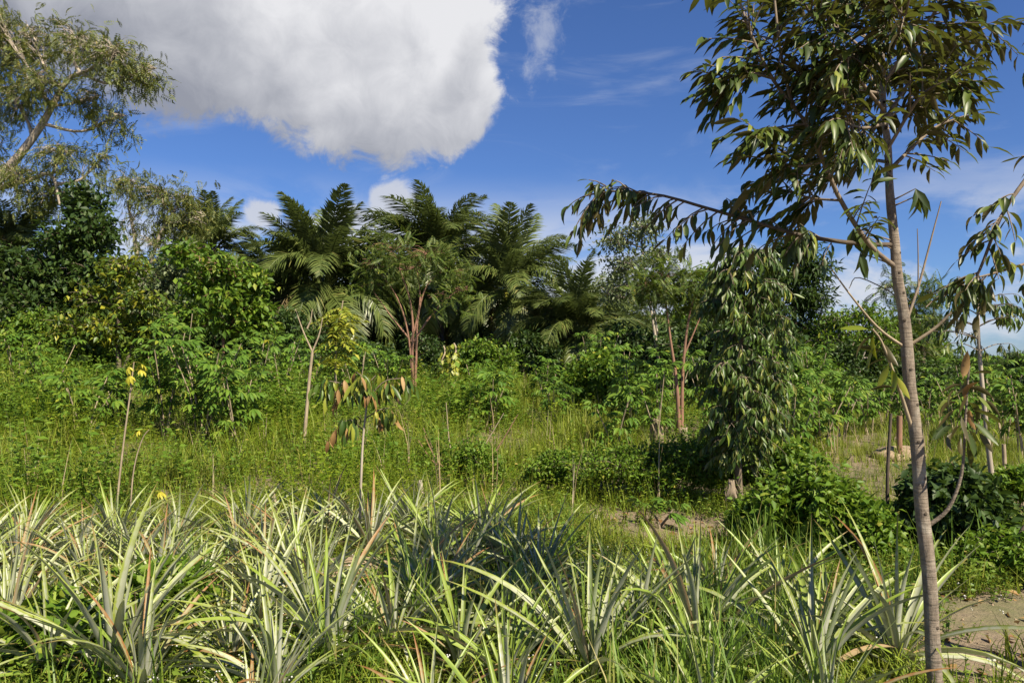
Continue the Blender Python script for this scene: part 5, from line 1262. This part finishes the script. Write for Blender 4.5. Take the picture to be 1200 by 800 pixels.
stick_thing('stake', 'thin dark stake planted in the ground left of the grey trunk', 'stake', [(1041, 640), (1040, 560), (1044, 484)], 7.2, .018, .013, 'twig_dark')
stick_thing('stake', 'short reddish post in the grass behind the thin dark stake', 'stake', [(1054, 545), (1054, 487)], 13, .045, .045, 'bark_red')
stick_thing('stake', 'pale stripped stake standing in the cassava behind the young round-crowned durian', 'stake', [(1177, 540), (1176, 520)], 10, .026, .024, 'stick')
for k, (pts, Y_) in enumerate((([(1185, 640), (1160, 628), (1215, 595)], 5.9), ([(1168, 640), (1200, 618)], 6.1))):
    P = [at(*q, Y_) for q in pts]; P = sorted(P, key=lambda q: q[0]); b0 = np.array([P[0][0], P[0][1], float(height(P[0][0], P[0][1]))])
    P[0] = b0 + UP * .02
    t_ = thing('dead_branch', ('long' if k == 0 else 'short') + ' dark dead branch leaning in the low bush by the bare soil', 'branch', b0); branch_part(t_, b0, P, .02, .01, 'twig_dark', 'stem', 10, 6)
# heap of dead branches
b0 = ground(552, 10.9); dp = thing('branch_pile', 'pile of bare dead branches heaped in the weeds', 'branch pile', b0)
for k in range(11):
    a_ = rng.uniform(0, 3.14); l_ = rng.uniform(.5, 1.2); lean = rng.uniform(.3, 1.1); o_ = rng.normal(size=2) * .18
    P = np.array([[o_[0], o_[1], 0.02], [o_[0] + math.cos(a_) * l_ * .3, o_[1] + .1, l_ * .45 * lean], [o_[0] + math.cos(a_) * l_ * .5 + rng.normal() * .1, o_[1] + .1, l_ * .95 * lean]])
    V, Q = tubes(curve(P, 8), np.linspace(.014, .005, 8), 5); obj('dead_branch', mesh('dead_branch', V, Q, mat='stick' if k % 2 else 'bark_red'), dp)


def rock(name, label, cat, px, Y, rad, mat, seed, flat=.6, lump=.22):
    r = np.random.default_rng(seed); b0 = ground(px, Y); nu, nv = 18, 10; a = Acc(); V = []
    ph = r.uniform(0, 6, 9)
    for j_ in range(nv + 1):
        th = math.pi * j_ / nv
        for i_ in range(nu):
            f_ = 2 * math.pi * i_ / nu; d = np.array([math.sin(th) * math.cos(f_), math.sin(th) * math.sin(f_), math.cos(th)])
            k = 1 + lump * (math.sin(3 * d[0] + ph[0] + 2 * d[1]) * math.cos(2.5 * d[2] + ph[1]) + .5 * math.sin(6 * d[1] + ph[2]) * math.sin(5 * d[0] + ph[3]) + .3 * math.sin(11 * d[2] + ph[4] + 9 * d[0]))
            V.append(d * k * np.array(rad) * np.array([1, 1, flat]))
    Q = [[j_ * nu + i_, (j_ + 1) * nu + i_, (j_ + 1) * nu + (i_ + 1) % nu, j_ * nu + (i_ + 1) % nu] for j_ in range(nv) for i_ in range(nu)]
    V = np.array(V); V[:, 2] += rad[2] * flat * .45
    return tag(obj(name, mesh(name, V, np.array(Q), mat=mat), loc=b0), label, cat)


rock('earth_clod', 'sunlit brown mound of hard earth among the pineapples', 'clod', 430, 6.15, (.30, .22, .20), 'stone', 3)
rock('earth_clod', 'smaller brown clod lying against the sunlit earth mound', 'clod', 398, 6.05, (.15, .13, .14), 'stone', 4)
rock('earth_clod', 'low bank of dry earth behind the reddened pineapples', 'clod', 345, 8.0, (.55, .25, .16), 'stone', 5)
rock('earth_clod', 'mound of brown litter in the grass left of the grey trunk', 'clod', 1048, 13.2, (.42, .3, .26), 'stone', 6)
rock('stump', 'weathered pale stump in the weeds at the foot of the red-stemmed slim tree', 'stump', 770, 13.6, (.11, .10, .40), 'sack', 7, 1.0, .3)
rock('stump', 'short broken stump beside the weathered pale stump', 'stump', 800, 13.8, (.10, .11, .30), 'sack', 8, 1.0, .3)
rock('stump', 'small grey cut stump at the edge of the pineapples and weeds', 'stump', 494, 9.0, (.05, .05, .20), 'bark_pale', 10, 1.0, .2)
rock('stump', 'small pale stump poking from the weeds beside the earth bank', 'stump', 322, 8.2, (.045, .045, .20), 'sack', 12, 1.0, .2)
rock('white_scrap', 'white crumpled scrap lying in the shade before the weed mound', 'litter', 695, 8.3, (.08, .06, .07), 'white', 9)
rock('white_scrap', 'white crumpled scrap lying on the bare soil right of the grey trunk', 'litter', 1154, 4.35, (.02, .014, .02), 'white', 11, .7, .6)
# husk (fibrous bundle) hung at the foot of the columnar durian, and a ragged one beside it
def husk(px, py, Y, rad, label, seed):
    r = np.random.default_rng(seed); c0 = at(px, py, Y); b0 = np.array([c0[0], c0[1], float(height(c0[0], c0[1]))]); t_ = thing('dry_husk', label, 'husk', b0)
    nk = 17; cz = c0[2] - b0[2]
    for k in range(nk):
        a_ = k / nk * 6.283; s = np.linspace(0, 1, 7); rr_ = rad * (0.25 + 0.55 * np.sin(s * 2.0 + r.uniform(-.4, .6))) * r.uniform(.55, 1.3)
        V = np.stack([np.stack([np.cos(a_ + e_) * rr_ + .01 * np.sin(s * 9 + k), np.sin(a_ + e_) * rr_, cz + rad * 1.1 - s * (cz + rad * 1.1 if k % 7 == 0 else rad * 2.2)], -1) for e_ in (-.17, .17)], 1).reshape(-1, 3)
        i_ = np.arange(6) * 2
        obj('fibre_strip', mesh('fibre_strip', V, np.stack([i_, i_ + 1, i_ + 3, i_ + 2], -1), mat='sack'), t_)


husk(858, 574, 8.45, .10, 'pale dry husk bundle tied at the foot of the columnar durian', 1)
husk(884, 590, 8.35, .07, 'ragged pale dry husk standing right of the columnar durian trunk', 2)
print('objects', len(sc.objects), 'tris', sum(len(m_.loops) - 2 * len(m_.polygons) for m_ in bpy.data.meshes))
